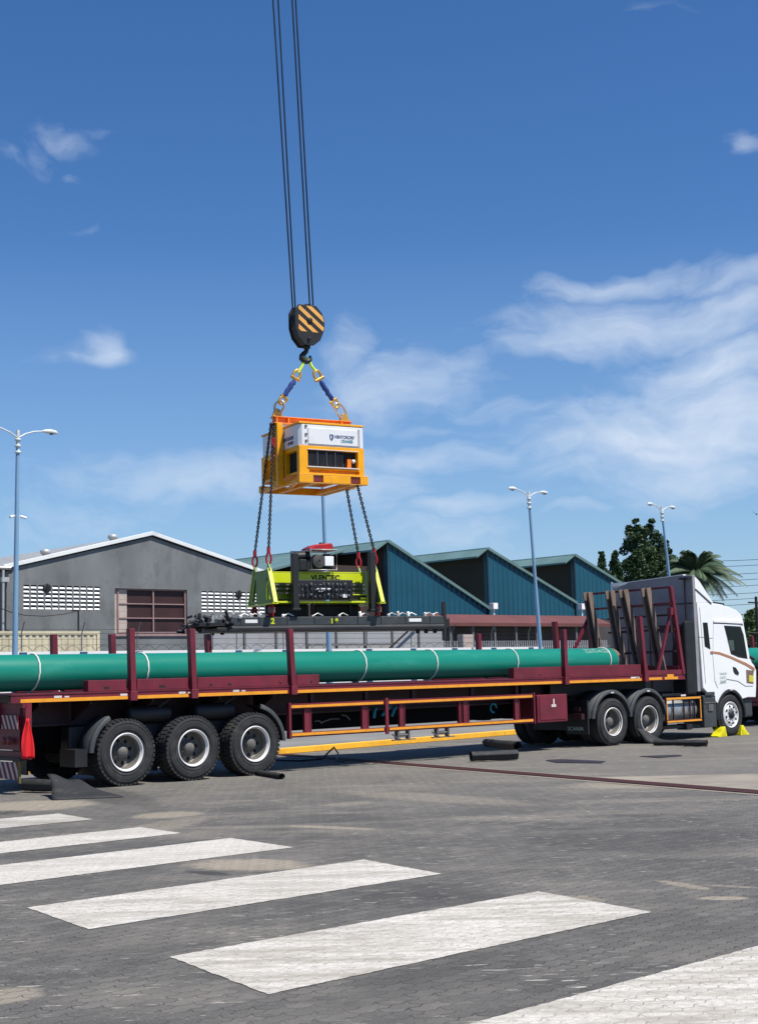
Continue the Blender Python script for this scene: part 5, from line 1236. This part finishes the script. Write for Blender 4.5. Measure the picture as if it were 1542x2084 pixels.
o = roll(990,1534,1054,1542,.095,'black rubber roll lying crosswise on the longer one under the trailer')
o.location.z = .12
roll(1330,1518,1395,1518,.085,'black rubber roll lying in front of the second drive wheel', flat=.75)
roll(1392,1520,1438,1520,.095,'black rubber roll at the right end of the mats, before the fuel tank', flat=.8)
rows = []
for j in range(7):
    f = j/6; row = []
    pa = T.W(12.95, -.03-f*.06, .36-.22*f); pb_ = T.W(13.05+.9*f, -.18-.5*f, .02+.06*(1-f))
    pa = T.W(12.98+.1*f, -.05-.12*f, .34-.30*f); pb_ = T.W(13.75-.35*f, -.10-.55*f, .10-.08*f)
    for i in range(7):
        g_ = i/6; p = pa.lerp(pb_, g_); row.append((p.x, p.y, max(.01, p.z + .03*math.sin(g_*5+f*3))))
    rows.append(row)
tag(grid_sheet('rubber_mat', rows, M['mat']), 'crumpled black rubber mat leaning against the second drive wheel', 'rubber mat', 'rolled black mats around the lorry')
mb = MB(); pts = [ground(u, v) + Vector((0,0,z)) for u, v, z in ((560,1549,.02),(610,1550,.015),(655,1548,.03),(670,1544,.14),(680,1541,.20),(688,1545,.12),(684,1550,.03),(700,1551,.012))]
mb.path(pts, .018, 6); tag(mb.build('lashing_strap', M['black']), 'black strap lying on the paving with a raised loop behind the third wheel', 'strap')
# wheel chocks
def chock(x, flip, label):
    e = thing('wheel_chock', label, 'wheel chock', T.W(x, -.02, 0), TA + (PI if flip else 0), 'yellow chocks at the front wheel')
    mb = MB(); P = [(0,0),(.36,0),(.355,.03),(.30,.06),(.24,.11),(.18,.19),(.13,.235),(.05,.235),(.0,.03)]
    yy = (-.02,.20) if not flip else (-.20,.02)
    mb.prism(P, 'y', *yy); mb.build('wedge', M['chock'], e, bevel=.008)
    mb = MB()
    for k in range(3): mb.box(.06+k*.06,.075+k*.06, yy[0]-.012, yy[0]-.0, .02, .16-k*.04); mb.box(.06+k*.06,.075+k*.06, yy[1], yy[1]+.012, .02, .16-k*.04)
    mb.build('ribs', M['chock'], e)
    MB().path([(.08,sum(yy)/2-.04,.232),(.08,sum(yy)/2-.04,.28),(.08,sum(yy)/2+.04,.28),(.08,sum(yy)/2+.04,.232)], .008, 6).build('handle', M['black'], e)
chock(16.37, True, 'yellow plastic wheel chock behind the front wheel'); chock(16.93, False, 'yellow plastic wheel chock ahead of the front wheel at the right edge')

# ================================================================== TREES
def leaf_clump(mb, c, r, n, s, flat=.9):
    for _ in range(n):
        d = Vector((random.gauss(0,1), random.gauss(0,1), random.gauss(0,1)*flat)).normalized()*r*random.uniform(.35,1.0)**.5
        p = c + d; a = Vector((random.gauss(0,1),random.gauss(0,1),random.gauss(0,.6))).normalized(); b = a.cross(Vector((random.gauss(0,1),random.gauss(0,1),random.gauss(0,1)))).normalized()
        s1 = s*random.uniform(.6,1.3); mb.add([p-a*s1, p-b*s1*.42+Vector((0,0,.02)), p+a*s1, p+b*s1*.42], [(0,1,2,3)])
def tree(u, vtop, D, cols, base_r, label, m, trunk_r=.25, n=70, leaf=.16, name='tree', group=None, vb=1300):
    """cols: list of (du at scale, height0, height1, radius) columnar masses in metres"""
    x, zt = T.P(u, vtop, D); t_ = thing(name, label, 'tree', T.W(x, D), TA, group)
    tr_ = MB(); tr_.path([(0,0,0),(.1,0,zt*.3),(-.05,.1,zt*.6),(0,0,zt*.92)], trunk_r, 10, rs=[trunk_r,trunk_r*.8,trunk_r*.5,trunk_r*.15])
    for (dx, h0, h1, r) in cols:
        tr_.path([(0,0,max(.5,h0*.7)),(dx*.6,0,h0),(dx,0,h0+(h1-h0)*.7)], .08, 6, rs=[.1,.07,.03])
    tr_.build('trunk', M['bark'], t_)
    mb = MB()
    for (dx, h0, h1, r) in cols:
        k = int((h1-h0)/ (r*.45)) + 1
        for i in range(k):
            f = i/max(1,k-1); z = h0 + (h1-h0)*f; rr = r*(.55+.6*math.sin(PI*min(1,(f*.8+.15))))*(1 if f < .8 else 1-(f-.8)*2.6)
            for q in range(4):
                a = random.uniform(0,2*PI); off = random.uniform(.2,1)*rr
                leaf_clump(mb, Vector((dx+math.cos(a)*off, math.sin(a)*off, z+random.uniform(-.3,.3)*r)), rr*random.uniform(.35,.6), n, leaf)
    mb.build('crown', m, t_, recalc=False)
    return t_
random.seed(21)
# scale at D=62 : 1 m is about 25 px
D1 = 62
x0, z0 = T.P(1310,1062,D1); mpp = T.P(1410,1150,D1)[0] - T.P(1310,1150,D1)[0]; mpp /= 100.0
hz = lambda v: T.P(1310, v, D1)[1]
cols = [(-18*mpp, hz(1210), hz(1064), 15*mpp), (12*mpp, hz(1210), hz(1066), 17*mpp), (-4*mpp, hz(1230), hz(1110), 22*mpp), (38*mpp, hz(1200), hz(1108), 15*mpp), (-26*mpp, hz(1230), hz(1140), 15*mpp), (18*mpp, hz(1240), hz(1150), 22*mpp), (-12*mpp, hz(1260), hz(1180), 30*mpp)]
tree(1310, 1062, D1, cols, 1, 'large dark evergreen tree with several upright crowns behind the lorry headboard', M['leaf'], n=150, leaf=.17)
for (u, v, lab) in ((1223,1126,'slim dark columnar tree, the left one of a pair beyond the teal sheds'),(1250,1122,'slim dark columnar tree, the right one of a pair beyond the teal sheds')):
    hh = lambda vv: T.P(u, vv, D1)[1]
    tree(u, v, D1, [(0, hh(1270), hh(v), 7*mpp)], 1, lab, M['leaf'], n=110, leaf=.14, trunk_r=.15, group='slim columnar trees beyond the sheds')
hh = lambda vv: T.P(1530, vv, 60)[1]
tree(1530, 1240, 60, [(-8*mpp, hh(1340), hh(1250), 14*mpp), (18*mpp, hh(1340), hh(1236), 22*mpp), (6*mpp, hh(1380), hh(1290), 26*mpp), (45*mpp, hh(1350), hh(1240), 24*mpp)], 1, 'dark leafy tree at the right edge behind the cab', M['leaf2'], n=130, leaf=.17)
# palm
def palm(u, v, D, label):
    x, z = T.P(u, v, D); t_ = thing('palm_tree', label, 'palm', T.W(x, D), TA)
    tb = MB(); tb.path([(.6,0,0),(.35,0,z*.35),(.1,0,z*.7),(0,0,z)], .22, 10, rs=[.28,.2,.17,.16]); tb.build('trunk', M['bark'], t_)
    mb = MB(); rng_ = random.Random(4)
    n = 52
    for k in range(n):
        a = 2*PI*k/n + rng_.uniform(-.12,.12); el = rng_.uniform(-.1, 1.35); L_ = rng_.uniform(3.2,4.3)
        d = Vector((math.cos(a), math.sin(a), 0)); pts = []
        for i in range(15):
            s_ = i/14; h = math.sin(el)*s_*L_ - (s_**2)*L_*.55; w = math.cos(el)*s_*L_*.95 + .1
            pts.append(Vector((0,0,z)) + d*w + Vector((0,0,h)))
        mb.path(pts, .03, 4, rs=[.05-.003*i for i in range(15)])
        for i in range(1, 15):
            for sub in (0, .2, .4, .6, .8):
                p = pts[i-1].lerp(pts[i], sub); t = (pts[i]-pts[i-1]).normalized(); sd_ = t.cross(Vector((0,0,1))).normalized(); ll = .75*math.sin(PI*min(1,(i/15)*.85+.12))
                for sg in (-1,1):
                    tip = p + sd_*sg*ll*.75 + t*ll*.45 + Vector((0,0,-ll*.55)); mb.add([p - t*.034, p + t*.034, tip], [(0,1,2)])
    mb.build('fronds', M['palm'], t_, recalc=False)
palm(1416, 1166, 44, 'coconut palm with drooping fronds behind the white cab')
# utility pole and power lines
x, z = T.P(1537,1214,52); up = thing('utility_pole', 'dark utility pole with crossarm at the right edge, carrying power lines', 'utility pole', T.W(x,52), TA)
MB().path([(0,0,0),(0,0,z)], .14, 10, rs=[.18,.12]).build('pole', M['black'], up)
MB().box(-1.2,1.2,-.06,.06,z-.6,z-.48).build('crossarm', M['black'], up)
for i, v in enumerate((1132,1143,1159,1171,1183,1198,1209,1220)):
    D = 70 + i*.5
    a = T.P(1345, v+10+i*.8, D); b = T.P(1650, v-2, D); m_ = ((a[0]+b[0])/2, (a[1]+b[1])/2-.25)
    n = 12; mb = MB()
    mb.path([(a[0]+(b[0]-a[0])*k/n, 0, a[1]+(b[1]-a[1])*k/n - 1.0*(k/n)*(1-k/n)) for k in range(n+1)], .028, 5)
    o = mb.build('power_line', M['chain']); inT(o, 0, D, 0); tag(o, ('highest','second highest','third highest','fourth highest','fourth lowest','third lowest','second lowest','lowest')[i] + ' of the eight power lines crossing the sky right of the palm', 'power line', 'power lines at the right edge')
# bird
mb = MB(); mb.lathe([(0,-.16),(.035,-.08),(.045,0),(.03,.09),(.0,.15)], (0,0,0), 'x', 8); mb.add([(-.05,0,.02),(.06,0,.02),(.0,.42,.16),(-.08,.36,.14)], [(0,1,2,3)]); mb.add([(-.05,0,.02),(.06,0,.02),(.0,-.42,.16),(-.08,-.36,.14)], [(0,1,2,3)]); mb.add([(-.13,-.03,0),(-.13,.03,0),(-.24,.05,0),(-.24,-.05,0)], [(0,1,2,3)])
o = mb.build('bird', M['black'], recalc=False); x, z = T.P(1538,1047,40); inT(o, x, 40, z); o.rotation_euler = (.3,.2,TA+.5); tag(o, 'small dark bird flying in the sky at the right edge', 'bird')
# second loaded trailer far right
pos = ground(1552, 1480)
xo = (pos - T.o).dot(T.d); yo = (pos - T.o).dot(T.l)
t2 = copy_tree(tr, None, 'second loaded flatbed trailer, just visible past the white cab at the right edge'); t2.location = T.W(xo + 2.2, yo, 0)
for c_ in [c_ for c_ in kids(t2) if c_.name.startswith(('marker_board','under_run_bar','tail_lamp'))]:
    for g_ in kids(c_): bpy.data.objects.remove(g_)
    bpy.data.objects.remove(c_)
p2 = copy_tree(pp, None, 'green pipe on the far trailer, its end showing at the right edge'); p2.location = T.W(xo + 5.0, yo, 0)
for o in (tr, t2): o['group'] = 'maroon flatbed trailers'
for o in (pp, p2): o['group'] = 'green coated pipes'
